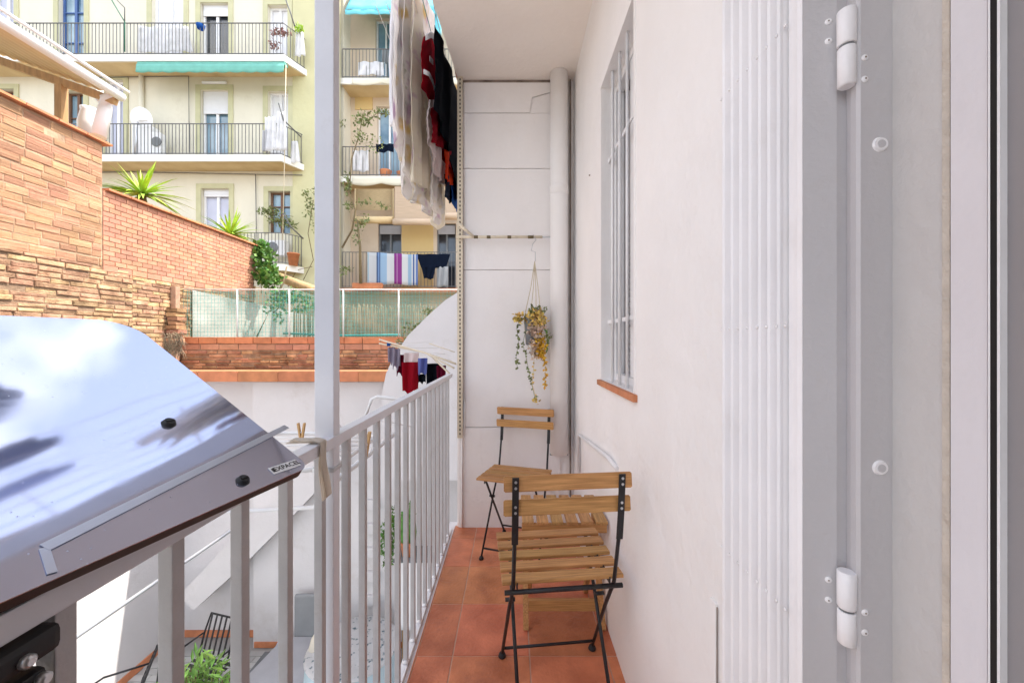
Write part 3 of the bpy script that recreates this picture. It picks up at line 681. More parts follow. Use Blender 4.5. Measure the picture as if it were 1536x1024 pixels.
fr2 = MB(); pts = [P(540, 668, 1.62), P(548, 625, 1.66), P(557, 598, 1.68), P(566, 595, 1.68), P(612, 600, 1.72), P(618, 604, 1.73), P(618, 660, 1.73)]
fr2.tube(pts, .0075, 8); fr2.tube([P(548, 625, 1.66), P(618, 640, 1.73)], .003, 6)
tag(fr2.build('tubular_frame', M['whiteplastic']), 'white bent tubular frame standing up just outside the railing', 'rack frame')
# neighbour rack with small laundry
r2 = thing('arm_rack', 'cream folding arm rack reaching outward past the end of the railing', 'drying rack', P(680, 555, 2.45))
mb = MB(); mb.tube([P(681, 552, 2.47), P(640, 530, 2.6), P(569, 509, 2.75)], .006, 8); mb.tube([P(683, 545, 2.49), P(632, 527, 2.62), P(569, 515, 2.77)], .006, 8); mb.build('long_arm', M['creamtube'], r2)
mb = MB(); mb.tube([P(684, 546, 2.6), P(648, 533, 2.75)], .005, 8); mb.tube([P(674, 560, 2.5), P(645, 532, 2.68)], .006, 8); mb.build('brace', M['creamtube'], r2)
for k in range(4):
    a_, b_ = P(582+k*18, 515+k*6, 2.74-k*.05), P(650+k*9, 513+k*9, 3.2-k*.1); MB().tube([a_, b_], .0016, 5).build('line', M['whiteplastic'], r2)
MB().bbox(*[fx(584, 2.74)-.012, fx(584, 2.74)+.012, 2.72, 2.75, fz(519, 2.74), fz(513, 2.74), .003]).build('blue_joint', M['cblue'], r2)
MB().tube([P(644, 515, 3.1), P(682, 528, 3.0)], .004, 6).build('outer_arm', M['creamtube'], r2)
def rag(name, label, x0, x1, y0, y1, d, mt, w=.01, ragged=0):
    ph = random.uniform(0, 6)
    def fn(u, v):
        px = x0+(x1-x0)*u*(1-.12*v)+(x1-x0)*.06*v; yb = y1+ragged*math.sin(u*9+ph)
        return P(px, y0+(yb-y0)*v, d)+Vector((0, w*math.sin(u*9+ph+v)+.02*(u-.5), .0))
    o = MB().grid(fn, 12, 12).build(name, mt, None, .004); return tag(o, label, 'laundry', 'small laundry on the arm rack')
rag('sock', 'lilac sock hanging at the outer end of the arm rack', 583, 592, 521, 545, 2.74, M['clilac'], .012, 3)
rag('small_shirt', 'pale lilac baby garment hanging next to the outer sock', 590, 600, 523, 552, 2.72, M['clilac'], .012, 4)
rag('underwear', 'purple patterned garment hanging between the lilac and red laundry', 595, 606, 532, 561, 2.78, M['cwine'], .012, 3)
rag('small_vest', 'dusty pink cloth hanging above the red vest on the arm rack', 607, 627, 529, 545, 2.70, M['cpink'], .012, 2)
rag('red_vest', 'bright red vest hanging from the middle of the arm rack', 604, 627, 543, 590, 2.68, M['cred'], .015, 5)
rag('blue_shorts', 'periwinkle blue shorts hanging right of the red vest', 627, 641, 537, 561, 2.64, M['cperi'], .012, 2)
rag('black_sock', 'black sock hanging below the blue shorts on the arm rack', 628, 638, 561, 574, 2.65, M['cblack'], .01, 2)
rag('dark_cardigan', 'black cardigan hanging near the wall end of the arm rack', 640, 660, 545, 582, 2.68, M['cblack'], .015, 2)
rag('wine_top', 'dark wine red garment hanging closest to the railing end', 656, 668, 548, 575, 2.60, M['cwine'], .012, 2)

# ------------------------------------------------------------------ telescopic rod and hanging planter
rod = thing('wall_rod', 'cream rod with brown tape bands across the partition wall', 'rod', P(750, 355, 2.44))
zr2 = fz(355.5, 2.44); xa, xb = fx(684, 2.44), fx(823, 2.44)
MB().tube([(xa, 2.44, zr2), (xb-.04, 2.44, zr2)], .009, 10).build('rod_tube', M['creamtube'], rod)
MB().tube([(xb-.05, 2.44, zr2), (xb+.02, 2.44, zr2)], .005, 8).build('rod_end', M['alu'], rod)
for px in (714, 733, 764, 796):
    w = .012 if px != 796 else .018
    MB().tube([(fx(px, 2.44)-w, 2.44, zr2), (fx(px, 2.44)+w, 2.44, zr2)], .0098, 10).build('tape_band', M['stem'], rod)
MB().tube([P(686, 334, 2.43), P(709, 354, 2.43)], .009, 8).build('diagonal_arm', M['creamtube'], rod)
hp = thing('hanging_planter', 'grey pot in a rope hanger trailing yellow dried flowers beside the pipe', 'planter', P(800, 500, 2.40))
pcx = fx(801, 2.40); pd = 2.40; top = P(802, 392, pd)
MB().tube([P(800, 352, 2.44), P(804, 360, 2.42), P(799, 366, pd), P(797, 376, pd), P(803, 378, pd), P(803, 392, pd)], .0022, 6).build('hook', M['alu'], hp)
mb = MB()
for dx, dy in ((-11, .03), (-4, -.04), (4, .045), (9, -.035)):
    mb.tube([top, P(802+dx*.5, 430, pd)+Vector((0, dy*.5, 0)), P(800+dx*1.25, 478, pd)+Vector((0, dy, 0)), P(800+dx, 514, pd)+Vector((0, dy*.7, 0)), P(799, 528, pd)], .0024, 6)
mb.build('rope_hanger', M['rope'], hp)
MB().lathe([(.040, fz(517, pd)), (.052, fz(476, pd)), (.049, fz(476, pd)), (.04, fz(500, pd))], (pcx-.01, pd, 0), 18).build('pot', M['potgrey'], hp)
def strand(path, n, mt, L, w, spread, par, name):
    mb = MB(); pts = [P(x, y, d) for x, y, d in path]; mb.tube(pts, .0014, 5)
    for _ in range(n):
        k = random.randrange(len(pts)-1); p = pts[k].lerp(pts[k+1], random.random()); leaf(mb, p, rv()+Vector((0, 0, -.3)), Vector((0, -1, .3))+rv()*.5, L*random.uniform(.6, 1.1), w)
    return mb.build(name, mt, par)
strand([(796, 474, 2.39), (780, 478, 2.37), (775, 492, 2.36), (778, 515, 2.36), (774, 533, 2.36), (776, 552, 2.36)], 46, M['leafO'], .026, .016, 0, hp, 'trailing_stem')
strand([(792, 480, 2.39), (784, 515, 2.37), (790, 540, 2.37), (795, 565, 2.37), (803, 600, 2.37)], 40, M['leafO'], .024, .014, 0, hp, 'trailing_stem')
strand([(800, 500, 2.37), (801, 545, 2.37), (798, 575, 2.37), (805, 602, 2.37)], 30, M['leafDry'], .022, .014, 0, hp, 'trailing_stem')
strand([(808, 490, 2.37), (814, 525, 2.37), (818, 552, 2.37), (817, 580, 2.37)], 46, M['flowerY'], .026, .016, 0, hp, 'trailing_stem')
strand([(812, 480, 2.38), (822, 500, 2.37), (820, 530, 2.37)], 26, M['leafG'], .022, .012, 0, hp, 'trailing_stem')
mb = MB(); foliage(mb, P(804, 480, 2.36), (.062, .05, .062), 260, .030, .020); foliage(mb, P(778, 477, 2.37), (.035, .03, .03), 60, .026, .018); mb.build('pale_flowers', M['leafDry'], hp)
mb = MB(); foliage(mb, P(804, 494, 2.335), (.055, .02, .055), 130, .026, .018); foliage(mb, P(801, 520, 2.345), (.030, .025, .08), 90, .03, .016); mb.build('pink_flowers', M['leafPink'], hp)
mb = MB(); foliage(mb, P(810, 520, 2.35), (.034, .03, .085), 200, .028, .016); mb.build('mustard_flowers', M['flowerY'], hp)
mb = MB(); foliage(mb, P(806, 465, 2.36), (.07, .04, .03), 60, .024, .016); foliage(mb, P(822, 510, 2.37), (.02, .02, .05), 30, .024, .014); mb.build('green_leaves', M['leafO'], hp)
mb = MB(); foliage(mb, P(804, 602, 2.37), (.018, .015, .02), 18, .026, .016); mb.build('lowest_flower', M['leafDry'], hp)

# ------------------------------------------------------------------ folding chairs and stool
def make_chair(label):
    t = thing('folding_chair', label, 'chair', (0, 0, 0), 'slatted folding chairs on the balcony')
    mb = MB()
    for k in range(5):
        y = -.125+k*.0625; zt_ = .455+.010*(y/.125)*.6
        mb.bbox(-.197, .197, y-.0225, y+.0225, zt_-.012, zt_, .003)
    mb.build('seat', M['chairwood'], t)
    bk = MB()
    for z, y in ((.776, -.206), (.700, -.196)):
        tt = bmesh.new(); bmesh.ops.create_cube(tt, size=1)
        for v in tt.verts: v.co = Vector((v.co.x*.394, v.co.y*.014, v.co.z*.046))
        bmesh.ops.bevel(tt, geom=tt.edges[:], offset=.003, segments=2, affect='EDGES')
        bk.merge(tt, Matrix.Translation((0, y, z)) @ Matrix.Rotation(R(-7), 4, 'X'))
    bk = bk.build('backrest', M['chairwood'], t)
    for s in (-1, 1):
        x = s*.163
        mb = MB(); mb.bar((x, -.2195, .798), (x, -.2095, .68), .020, .004); mb.bar((x, -.2095, .68), (x, -.196, .59), .020, .004)
        mb.tube([(x, -.197, .625), (x, -.190, .59), (x*1.0, -.150, .43), (x*1.03, -.06, .30), (x*1.08, .118, .012)], [.0075, .0065, .0065, .0065, .006], 8)
        lg = mb.build('back_leg', M['black'], t)
        MB().lathe([(.014, 0), (.015, .004), (.011, .014), (.007, .018)], (x*1.08, .118, 0), 14).build('foot_pad', M['rubber'], lg)
        mb = MB(); x2 = s*.150
        mb.tube([(x2, .105, .43), (x2*1.0, .0, .29), (x2*.98, -.205, .012)], .0062, 8); l2 = mb.build('front_leg', M['black'], t)
        MB().lathe([(.013, 0), (.014, .004), (.010, .014), (.007, .018)], (x2*.98, -.205, 0), 14).build('foot_pad', M['rubber'], l2)
        MB().tube([(s*.142, -.015, .305), (s*.176, -.015, .305)], .007, 10).build('pivot', M['black'], t)
        MB().bar((s*.150, -.15, .433), (s*.150, .135, .441), .004, .022, (1, 0, 0)).build('seat_rail', M['black'], t)
        for z, y in ((.786, -.2215), (.768, -.2205), (.710, -.2145), (.692, -.213)):
            MB().lathe([(.0042, -.0012), (.0036, .0012), (.001, .0016)], (x, y-.0015, z), 10, 'Y').build('rivet', M['alu'], bk)
    MB().tube([(-.19, -.152, .418), (.19, -.152, .418)], .0075, 8).build('stretcher', M['black'], t)
    MB().tube([(-.150, .02, .425), (.150, .02, .425)], .005, 8).build('stretcher', M['black'], t)
    MB().tube([(-.172, .095, .050), (.172, .095, .050)], .0052, 8).build('stretcher', M['black'], t)
    MB().tube([(-.148, -.165, .065), (.148, -.165, .065)], .0052, 8).build('stretcher', M['black'], t)
    return t
ch = make_chair('nearer slatted folding chair seen from behind beside the right wall')
ch2 = copy_tree(ch); ch2['label'] = 'farther slatted folding chair facing the camera beneath the hanging planter'
ch.location = (.150, 1.375, 0); ch.rotation_euler = (0, 0, R(6)); ch.scale = (1.0, 1.0, 1.0)
ch2.location = (.020, 2.20, 0); ch2.rotation_euler = (0, 0, R(163)); ch2.scale = (.92, 1, .985)
sto = thing('folding_stool', 'low slatted wooden folding side table between the two chairs', 'side table', (.215, 1.71, 0))
mb = MB()
for k in range(6):
    x = .035+.0305+k*.0605; mb.bbox(x-.0235, x+.0235, 1.575, 1.855, .452, .466, .003)
mb.build('tabletop', M['stoolwood'], sto)
mb = MB(); mb.bbox(.04, .39, 1.585, 1.603, .415, .451, .003); mb.bbox(.04, .39, 1.83, 1.848, .415, .451, .003); mb.build('apron', M['chairwood'], sto)
for s, x in ((0, .058), (1, .378)):
    MB().bar((x, 1.615, .0), (x, 1.80, .44), .022, .030).build('leg', M['stoolwood'], sto)
    MB().bar((x+(.026 if s == 0 else -.026), 1.86, .0), (x+(.024 if s == 0 else -.024), 1.63, .44), .020, .030).build('leg', M['stoolwood'], sto)
MB().bbox(.070, .366, 1.632, 1.65, .062, .108, .002).build('stretcher', M['chairwood'], sto)
MB().bbox(.098, .327, 1.815, 1.83, .085, .125, .002).build('stretcher', M['chairwood'], sto)

# ------------------------------------------------------------------ laundry of the floor above
cl = thing('overhead_clothesline', 'clothesline of thin cords strung along the balcony above', 'clothesline', (-.5, 1.5, 3.1))
for X, z in ((-.44, 3.10), (-.50, 3.12), (-.56, 3.16), (-.62, 3.28), (-.68, 3.32), (-.80, 3.36)):
    MB().tube([(X, -.9, z), (X, 1.2, z-.02), (X, 3.35, z)], .0022, 6).build('line', M['teal'] if X == -.5 else M['whiteplastic'], cl)
for y in (-.9, 3.3):
    MB().tube([(-.36, y, 3.10), (-.84, y, 3.36)], .010, 8).build('bracket', M['paint'], cl)
MB().box(-.40, XW, -1.5, 2.8, ZC+.2, ZC+.205).build('upper_floor_edge', M['terra'], cl)
G = 'laundry hanging from the balcony above'
cloth('white_shirt', 'plain white shirt at the left end of the overhead laundry', -.66, (584, 603), [(584, -85), (603, -60)], [(584, 150), (588, 190), (598, 180), (603, 192)], M['cwhite'], .016, 2, group=G)
cloth('striped_sheet', 'greyish cream sheet hanging directly behind the white shirt', -.635, (588, 628), [(588, -80), (628, -20)], [(588, 180), (600, 240), (612, 300), (628, 306)], M['cfloral'], .022, 3, group=G)
cloth('floral_sheet', 'pale floral sheet with yellow and mauve blossoms in the laundry', -.60, (605, 652), [(605, -60), (652, 20)], [(605, 245), (622, 300), (640, 318), (652, 335)], M['cfloral'], .02, 3, group=G)
cloth('cream_sheet', 'cream yellow sheet hanging between floral sheet and red jersey', -.56, (618, 662), [(618, -50), (640, 60), (662, 120)], [(618, 270), (640, 285), (652, 330), (657, 345), (662, 330)], M['ccream'], .02, 4, group=G)
cloth('red_jersey', 'red sports jersey with white shoulder trim in the overhead laundry', -.50, (634, 658), [(634, 60), (642, 50), (658, 58)], [(634, 128), (645, 160), (658, 150)], M['cred'], .012, 2, group=G)
cloth('pink_shirt', 'pale pink shirt hanging below the red jersey', -.485, (641, 668), [(641, 148), (668, 150)], [(641, 200), (655, 265), (668, 280)], M['cpink'], .014, 3, group=G)
cloth('red_skirt', 'dark red garment hanging in front of the black cloth', -.46, (650, 677), [(650, 165), (658, 150), (677, 165)], [(650, 215), (664, 225), (668, 248), (677, 262)], M['cdred'], .016, 3, group=G)
cloth('orange_cloth', 'orange red cloth low down between red and black laundry', -.445, (668, 684), [(668, 225), (684, 235)], [(668, 268), (676, 278), (684, 276)], M['corange'], .010, 2, group=G)
cloth('black_trousers', 'black trousers hanging closest to the ceiling edge', -.425, (655, 690), [(655, 40), (690, 150)], [(655, 165), (664, 200), (676, 232), (684, 300), (690, 310)], M['cblack'], .014, 3, group=G)
cloth('blue_cloth', 'small blue cloth at the lowest tip of the black laundry', -.44, (678, 686), [(678, 262), (686, 262)], [(678, 300), (682, 312), (686, 318)], M['cblue'], .008, 1, group=G)
cloth('dark_green_cloth', 'dark green cloth hanging just left of the blue cloth', -.455, (668, 680), [(668, 262), (680, 262)], [(668, 296), (676, 306), (680, 300)], M['cnavy'], .008, 1, group=G)
cloth('cream_scarf', 'thin cream scarf dangling under the pink shirt', -.52, (646, 662), [(646, 215), (662, 240)], [(646, 300), (656, 338), (662, 320)], M['cfloral'], .014, 3, group=G)
# white trim and number patch on the jersey
j_ = [o for o in COL.objects if o.name == 'red_jersey'][0]
def jf(a, b, wd):
    mb = MB(); 
    for (x0_, y0_), (x1_, y1_) in zip(a, a[1:]):
        q = lambda x, y: Vector((-.474, .48*F/(768-x), fz(y, .48*F/(768-x))))
        mb.face([q(x0_, y0_), q(x1_, y1_), q(x1_, y1_+wd), q(x0_, y0_+wd)])
    return mb
jf([(634, 104), (642, 108), (648, 120), (653, 140)], 0, 7).build('white_stripe', M['cwhite'], j_, .003)
jf([(637, 52), (645, 48), (652, 52)], 0, 9).build('shoulder_trim', M['cwhite'], j_, .003)
jf([(643, 84), (648, 90)], 0, 8).build('chest_patch', M['cpink'], j_, .003)
# nearer laundry: seen mirrored in the board
def sheet(name, label, X, y0, y1, z0, z1, mt, folds=3):
    ph = random.uniform(0, 6)
    o = MB().grid(lambda u, v: Vector((X+.014*(.3+v)*math.sin(u*folds*6.28+ph+v), y0+(y1-y0)*u, z1+(z0-z1)*v)), 20, 16).build(name, mt, None, .004); return tag(o, label, 'clothes', G)
sheet('navy_sock', 'navy sock on the line right above the camera', -.62, .55, .64, 2.95, 3.27, M['cnavy'], 1)
sheet('grey_towel', 'blue grey towel on the line above the camera', -.68, .80, 1.2, 2.86, 3.31, M['cperi'], 2)
sheet('navy_shirt', 'navy shirt mirrored in the glossy board', -.62, .15, .42, 2.80, 3.27, M['cnavy'], 2)

for X, z in ((-.90, 3.42), (-.90, 4.75), (-.92, 7.4)):
    MB().tube([(X, -.9, z), (X, 3.6, z)], .0022, 6).build('line', M['whiteplastic'], cl)
for z in (4.75, 7.4):
    for y in (-.9, 3.6): MB().tube([(.45, y, z-.1) if z < 6 else (.45, y, z-.8), (-.92, y, z)], .012, 8).build('bracket', M['paint'], cl)
def leg_cloth(name, label, X, y0, y1, z0, z1, mt):
    o = MB().grid(lambda u, v: Vector((X+.02*math.sin(u*5+v*4), (y0+y1)/2+(y1-y0)*(u-.5)*(1 if v < .8 else max(.02, 1-((v-.8)/.2)**2)**.5)+.05*math.sin(v*3), z1+(z0-z1)*v)), 12, 18).build(name, mt, None, .02); return tag(o, label, 'clothes', G)
leg_cloth('navy_trousers', 'navy trouser leg hanging lowest of the laundry mirrored in the board', -.90, 1.00, 1.20, 2.33, 3.42, M['cnavy2'])
leg_cloth('navy_shorts', 'navy shorts on the cord two floors up mirrored in the board', -.90, 1.62, 2.0, 3.55, 4.75, M['cnavy2'])
leg_cloth('navy_skirt', 'navy skirt on the highest cord mirrored in the board', -.92, 2.75, 3.4, 5.9, 7.4, M['cnavy2'])

# ================================================================== BRICK SIDE WALL
XB = -5.0
bw = thing('brick_wall', 'weathered terracotta brick wall running back along the left side', 'wall', (XB, 5, -3.2))
fnb = lambda u, v, w: Vector((XB-.012+w, u, v))
mb = MB().box(XB-.30, XB-.013, -1, 4.73, -3.2, 2.12); mb.box(XB-.25, XB-.013, 4.731, 7.5, -3.2, 3.05); mb.build('masonry_core', M['mortar'], bw); MB().box(XB-.30, XB-.0125, -1, 4.729, 2.121, 3.60).build('masonry_core', M['mortarA'], bw)
mb = MB(); bricks(mb, fnb, 1.0, 4.72, 2.12, 3.61, .084, .215, .009, .004, .006, .26, .015); mb.build('hollow_brickwork', M['brickA'], bw)
mb = MB(); bricks(mb, fnb, 1.0, 5.1, .93, 2.12, .056, .27, .011, .010, .009, .38, .03); mb.build('eroded_brickwork', M['brickC'], bw)
mb = MB(); bricks(mb, fnb, 4.735, 7.48, 2.14, 3.055, .060, .145, .006, .0025, .008, 0, 0); bricks(mb, fnb, 4.735, 7.48, 2.06, 2.14, .08, .2, .007, .003, .008, .1, 0); mb.build('smooth_brickwork', M['brickB'], bw)
mb = MB(); bricks(mb, fnb, 5.1, 7.48, .93, 2.06, .054, .22, .009, .007, .009, .28, .02); mb.build('old_brickwork', M['brickC'], bw)
mb = MB()
y = -.9
while y < 4.70: mb.obox((XB-.14, y+.14, 3.625), (.19, 0, 0), (0, .138, 0), (0, random.uniform(-.003, .003), .012)); y += .285
y = 4.76
while y < 7.4: mb.obox((XB-.12, y+.14, 3.074), (.16, 0, 0), (0, .138, 0), (0, 0, .012)); y += .285
mb.build('coping_tiles', M['terra'], bw)
MB().box(XB-.012, XB+.022, -1, 5.74, -3.2, .925).build('white_render', M['patiowhite'], bw)
MB().box(XB+.0225, XB+.036, -1, 5.74, -3.19, -3.09).build('skirting', M['terra'], bw)
# end face rubble
mb = MB(); 
for k in range(26): 
    z = 1.0+k*.078; mb.obox((XB-.12+random.uniform(-.02, .02), 7.505+random.uniform(0, .02), z), (.11, 0, 0), (0, .02, 0), (0, 0, .03))
mb.build('broken_end', M['brickD'], bw)
# crumbling brick stub beside the fence
st_ = MB()
for k in range(8):
    st_.obox((XB+.08+random.uniform(-.02, .02), 5.66, 1.22+k*.062), (.07+random.uniform(-.02, .02), 0, 0), (0, .08, 0), (0, random.uniform(-.004, .004), .026))
tag(st_.build('brick_stub', M['brickD']), 'crumbling dark brick stub where the mesh fence meets the brick wall', 'brickwork')
gp = MB().bbox(fx(259, 5.7), fx(267, 5.7), 5.66, 5.74, .8, fz(430, 5.7), .008); tag(gp.build('corner_post', M['mortarP']), 'grey rendered corner post at the left end of the mesh fence', 'post')

# ================================================================== FRONT PATIO WALL
fw = thing('patio_wall', 'white patio wall topped by a terracotta ledge and old brickwork', 'wall', (-1.5, 5.76, -3.2))
mb = MB(); mb.box(XB+.023, -3.72, 5.76, 6.0, -3.2, .62); mb.box(-3.72, 2.9, 5.56, 6.0, -3.2, .618); mb.build('rendered_face', M['patiowhite'], fw)
MB().box(XB+.03, 2.8, 5.79, 6.0, .79, 1.245).build('masonry_core', M['mortar'], fw)
fnf = lambda u, v, w: Vector((u, 5.792-w, v))
mb = MB(); bricks(mb, fnf, XB+.05, 2.7, 1.165, 1.27, .105, .272, .008, .003, .022, 0, 0); mb.build('top_course', M['terra'], fw)
mb = MB(); bricks(mb, fnf, XB+.05, 2.7, 1.07, 1.163, .093, .28, .01, .006, .012, .12, .25); mb.build('second_course', M['brickB'], fw)
mb = MB(); bricks(mb, fnf, XB+.05, 2.7, .80, 1.068, .045, .24, .012, .012, .014, .45, .05); mb.build('old_courses', M['brickD'], fw)
mb = MB()
x = XB+.03
while x < 2.6: mb.bbox(x, x+.56, 5.42, 5.80, .635+random.uniform(-.002, .002), .785, .008); x += .563
mb.build('terracotta_ledge', M['terra'], fw)
mb = MB(); mb.box(-3.70, 2.8, 5.545, 5.559, -3.19, -3.11); mb.box(XB+.04, -3.73, 5.745, 5.759, -3.19, -3.09); mb.build('skirting', M['terra'], fw)
# sloping plaster beam on that wall
pb = MB(); up = [(268, 893), (345, 812), (412, 748), (500, 665)]; lo = [(518, 690), (440, 772), (362, 850), (290, 915)]
pb.prism([P(x, y, 5.36) for x, y in up+lo], (0, .39, 0))
tag(pb.build('sloping_beam', M['patiowhite']), 'sloping plastered beam rising to the right across the patio wall', 'beam')
hr = MB().tube([P(20, 1030, 3.7), P(95, 968, 4.0), P(345, 796, 5.2), P(372, 778, 5.35)], .022, 10)
tag(hr.build('handrail', M['alu']), 'pale metal handrail slanting up across the patio', 'handrail')
# curved parapet (right)
cv = MB(); pts = [(770, 400), (700, 430), (668, 450), (640, 475), (612, 503), (592, 532), (579, 560), (573, 590), (573, 720), (770, 720)]
cv.prism([P(x, y, 5.1) for x, y in pts], (0, .25, 0))
tag(cv.build('curved_parapet', M['patiowhite']), 'white plastered parapet with a curved sloping edge beyond the railing end', 'wall')

# mesh fence
mf = thing('mesh_fence', 'green netted wire mesh fence with thin white posts on the brick ledge', 'fence', (-1.8, 5.86, 1.25))
FD = 5.88; zt2 = fz(434, FD); zb2 = 1.27
for px in (356, 434, 515, 598): MB().tube([(fx(px, FD), FD, zb2), (fx(px, FD), FD, zt2)], .012, 8).build('fence_post', M['whiteplastic'], mf)
MB().tube([(fx(266, FD), FD, zt2), (fx(700, FD), FD, zt2-.005)], .009, 8).build('top_wire', M['whiteplastic'], mf)
mb = MB(); x = fx(270, FD)
while x < fx(700, FD): mb.bar((x, FD+.004, zb2), (x+random.uniform(-.01, .01), FD+.004, zt2), .0028, .002); x += .052
z = zb2+.02
while z < zt2: mb.bar((fx(268, FD), FD+.007, z), (fx(700, FD), FD+.007, z), .0028, .002, (0, 0, 1)); z += .055
mb.build('wire_mesh', M['teal'], mf)
mb = MB().grid(lambda u, v: Vector((fx(270, FD)+(fx(700, FD)-fx(270, FD))*u, FD+.03+.02*math.sin(u*40)*math.sin(v*3+u*9), zb2+(zt2-.02-zb2)*v)), 60, 8); mb.build('green_netting', M['net'], mf)
MB().tube([P(268, 434, 5.84), P(268, 480, 5.84), P(266, 498, 5.84), P(262, 506, 5.84)], .016, 8).build('teal_tie', M['teal'], mf)
hs = MB().tube([P(425, 500, 5.95), P(520, 503, 5.95), P(600, 502, 5.95)], .014, 8); tag(hs.build('garden_hose', M['teal']), 'pale teal hose lying along the foot of the mesh fence', 'hose')

# white garden wall continuing behind the mesh
gw = MB(); mb = gw
mb.prism([(XB+.02, 6.03, 1.0), (XB+.02, 11, 1.0), (XB+.02, 11, 1.75), (XB+.02, 7.6, 1.93), (XB+.02, 6.03, 2.0)], (-.02+.012, 0, 0))
mb.box(XB-.2, XB+.011, 7.55, 11, 1.0, 1.72)
tag(gw.build('garden_wall', plaster('stained garden render', (.46, .46, .42), .8, .7)), 'stained white garden wall seen through the mesh fence', 'wall')
# bamboo-like reed panel behind right half of mesh
rp_ = MB()
x = fx(440, 8.6)
while x < fx(660, 8.6): rp_.tube([(x, 8.6, .9), (x+random.uniform(-.02, .02), 8.6, 2.0+random.uniform(-.05, .05))], .012, 5); x += .03
tag(rp_.build('reed_screen', mat('old reed', (.26, .21, .13), .9, .3, 6)), 'brown reed screen standing behind the mesh fence', 'screen')
ln = MB().tube([P(385, 505, 6.1), P(425, 425, 6.5), P(430, 400, 6.6)], .012, 6); tag(ln.build('wooden_stake', M['stem']), 'dark slanting stake leaning behind the mesh fence', 'stake')
br = MB(); br.tube([P(418, 415, 8.2), P(450, 428, 8.2), P(485, 440, 8.2)], [.09, .1, .1], 8); br.tube([P(480, 440, 8.2), P(490, 500, 8.2)], .07, 8)
tag(br.build('bare_log', M['timber']), 'thick pale branch resting behind the fence under the small balcony', 'branch')

# plants near the wall
def shrub(name, label, blobs, mt, L, w, stems=None, cat='plant', group=None):
    base = blobs[0][0]; t = thing(name, label, cat, base, group); mb = MB()
    for c, rad, n in blobs: foliage(mb, c, rad, n, L, w)
    mb.build('leaves', mt, t)
    if stems:
        mb = MB()
        for s in stems: mb.tube(s, .008, 5)
        mb.build('stems', M['stem'], t)
    return t
shrub('ivy_bush', 'glossy green ivy hanging over the far end of the brick wall', [(P(395, 395, 7.6), (.22, .2, .45), 420), (P(405, 418, 7.5), (.22, .2, .22), 180), (P(388, 375, 7.6), (.12, .15, .15), 80)], M['leafG'], .11, .08, [[P(392, 440, 7.6), P(392, 380, 7.6)]])
shrub('trailing_ivy', 'green creeper leaves trailing behind the mesh fence', [(P(428, 445, 7.4), (.35, .2, .2), 160), (P(415, 460, 7.3), (.2, .2, .3), 90), (P(460, 455, 7.5), (.35, .2, .2), 110)], M['leafG'], .09, .06, [[P(410, 470, 7.4), P(440, 440, 7.4)]])
yucca('larger bright green yucca above the stepped brick wall', (fx(213, 5.75), 5.75, 2.4), .62, 95, .98)
yucca('smaller bright green yucca near the end of the brick wall', (fx(345, 7.5), 7.5, 2.4), .60, 95, .86)
shrub('creeping_plant', 'green weeds growing along the sloping edge of the white curved parapet', [(P(622, 494, 5.2), (.16, .08, .08), 90), (P(603, 517, 5.2), (.08, .08, .12), 60), (P(645, 470, 5.2), (.14, .06, .06), 50)], M['leafO'], .05, .03)
gb = MB()
for _ in range(260):
    p = P(random.uniform(246, 274), random.uniform(500, 530), 5.35); d = Vector((random.gauss(0, .5), random.gauss(0, .2), random.uniform(-1, .8)))
    pts = [p+d*.0, p+d*.07, p+d*.12+Vector((0, 0, -.05))]; gb.tube(pts, [.004, .003, .001], 3, False)
tag(gb.build('dry_grass_tuft', M['drygrass']), 'tuft of dry grey grass growing where brick wall meets the ledge', 'dry plant')

# ================================================================== ROOF on the left
rf = thing('lean_to_roof', 'cream sheet lean-to roof with white gutter above the brick wall', 'roof', (-5.6, 5, 2.4))
def roofz(x): return 3.15+1.2+(-5.0-x)*.36
mb = MB()
mb.grid(lambda u, v: Vector((-5.02-1.96*u, -1+5.93*v, roofz(-5.02-1.96*u)-.03+.012*math.sin(u*90))), 120, 2)
mb.build('roof_sheet', M['cream'], rf, .02)
MB().tube([(-4.99, -1, 3.12+1.2), (-4.99, 4.95, 3.12+1.2)], .055, 12).build('gutter', M['whiteplastic'], rf)
MB().tube([(-4.93, -1, 3.20+1.2), (-4.93, 4.97, 3.20+1.2)], .02, 8).build('gutter_lip', M['whiteplastic'], rf)
MB().bar((-7.0, 4.93, roofz(-7)-.13), (-5.05, 4.93, roofz(-5.05)-.11), .06, .09, (0, 1, 0)).build('roof_beam', M['timber'], rf)
MB().bar((fx(92, 4.93), 4.93, 2.4), (fx(92, 4.93), 4.93, roofz(fx(92, 4.93))-.16), .09, .08).build('timber_post', M['timber'], rf)
MB().tube([P(176, 142, 4.93), P(160, 150, 4.95), P(157, 165, 4.95), P(148, 205, 4.9)], [.05, .07, .07, .075], 12).build('down_pipe', M['whiteplastic'], rf)
mb = MB().tube([P(150, 135, 5.0), P(148, 150, 5.0), P(158, 162, 5.0)], .035, 10); mb.build('pipe_elbow', M['whiteplastic'], rf)
sk = MB().lathe([(.02, fz(206, 5.15)), (.11, fz(203, 5.15)), (.115, fz(185, 5.15)), (.085, fz(168, 5.15)), (.09, fz(163, 5.15))], (fx(134, 5.15), 5.15, 0), 16)
tag(sk.build('white_canister', M['whiteplastic']), 'white plastic canister standing beside the down pipe behind the brick wall', 'canister')

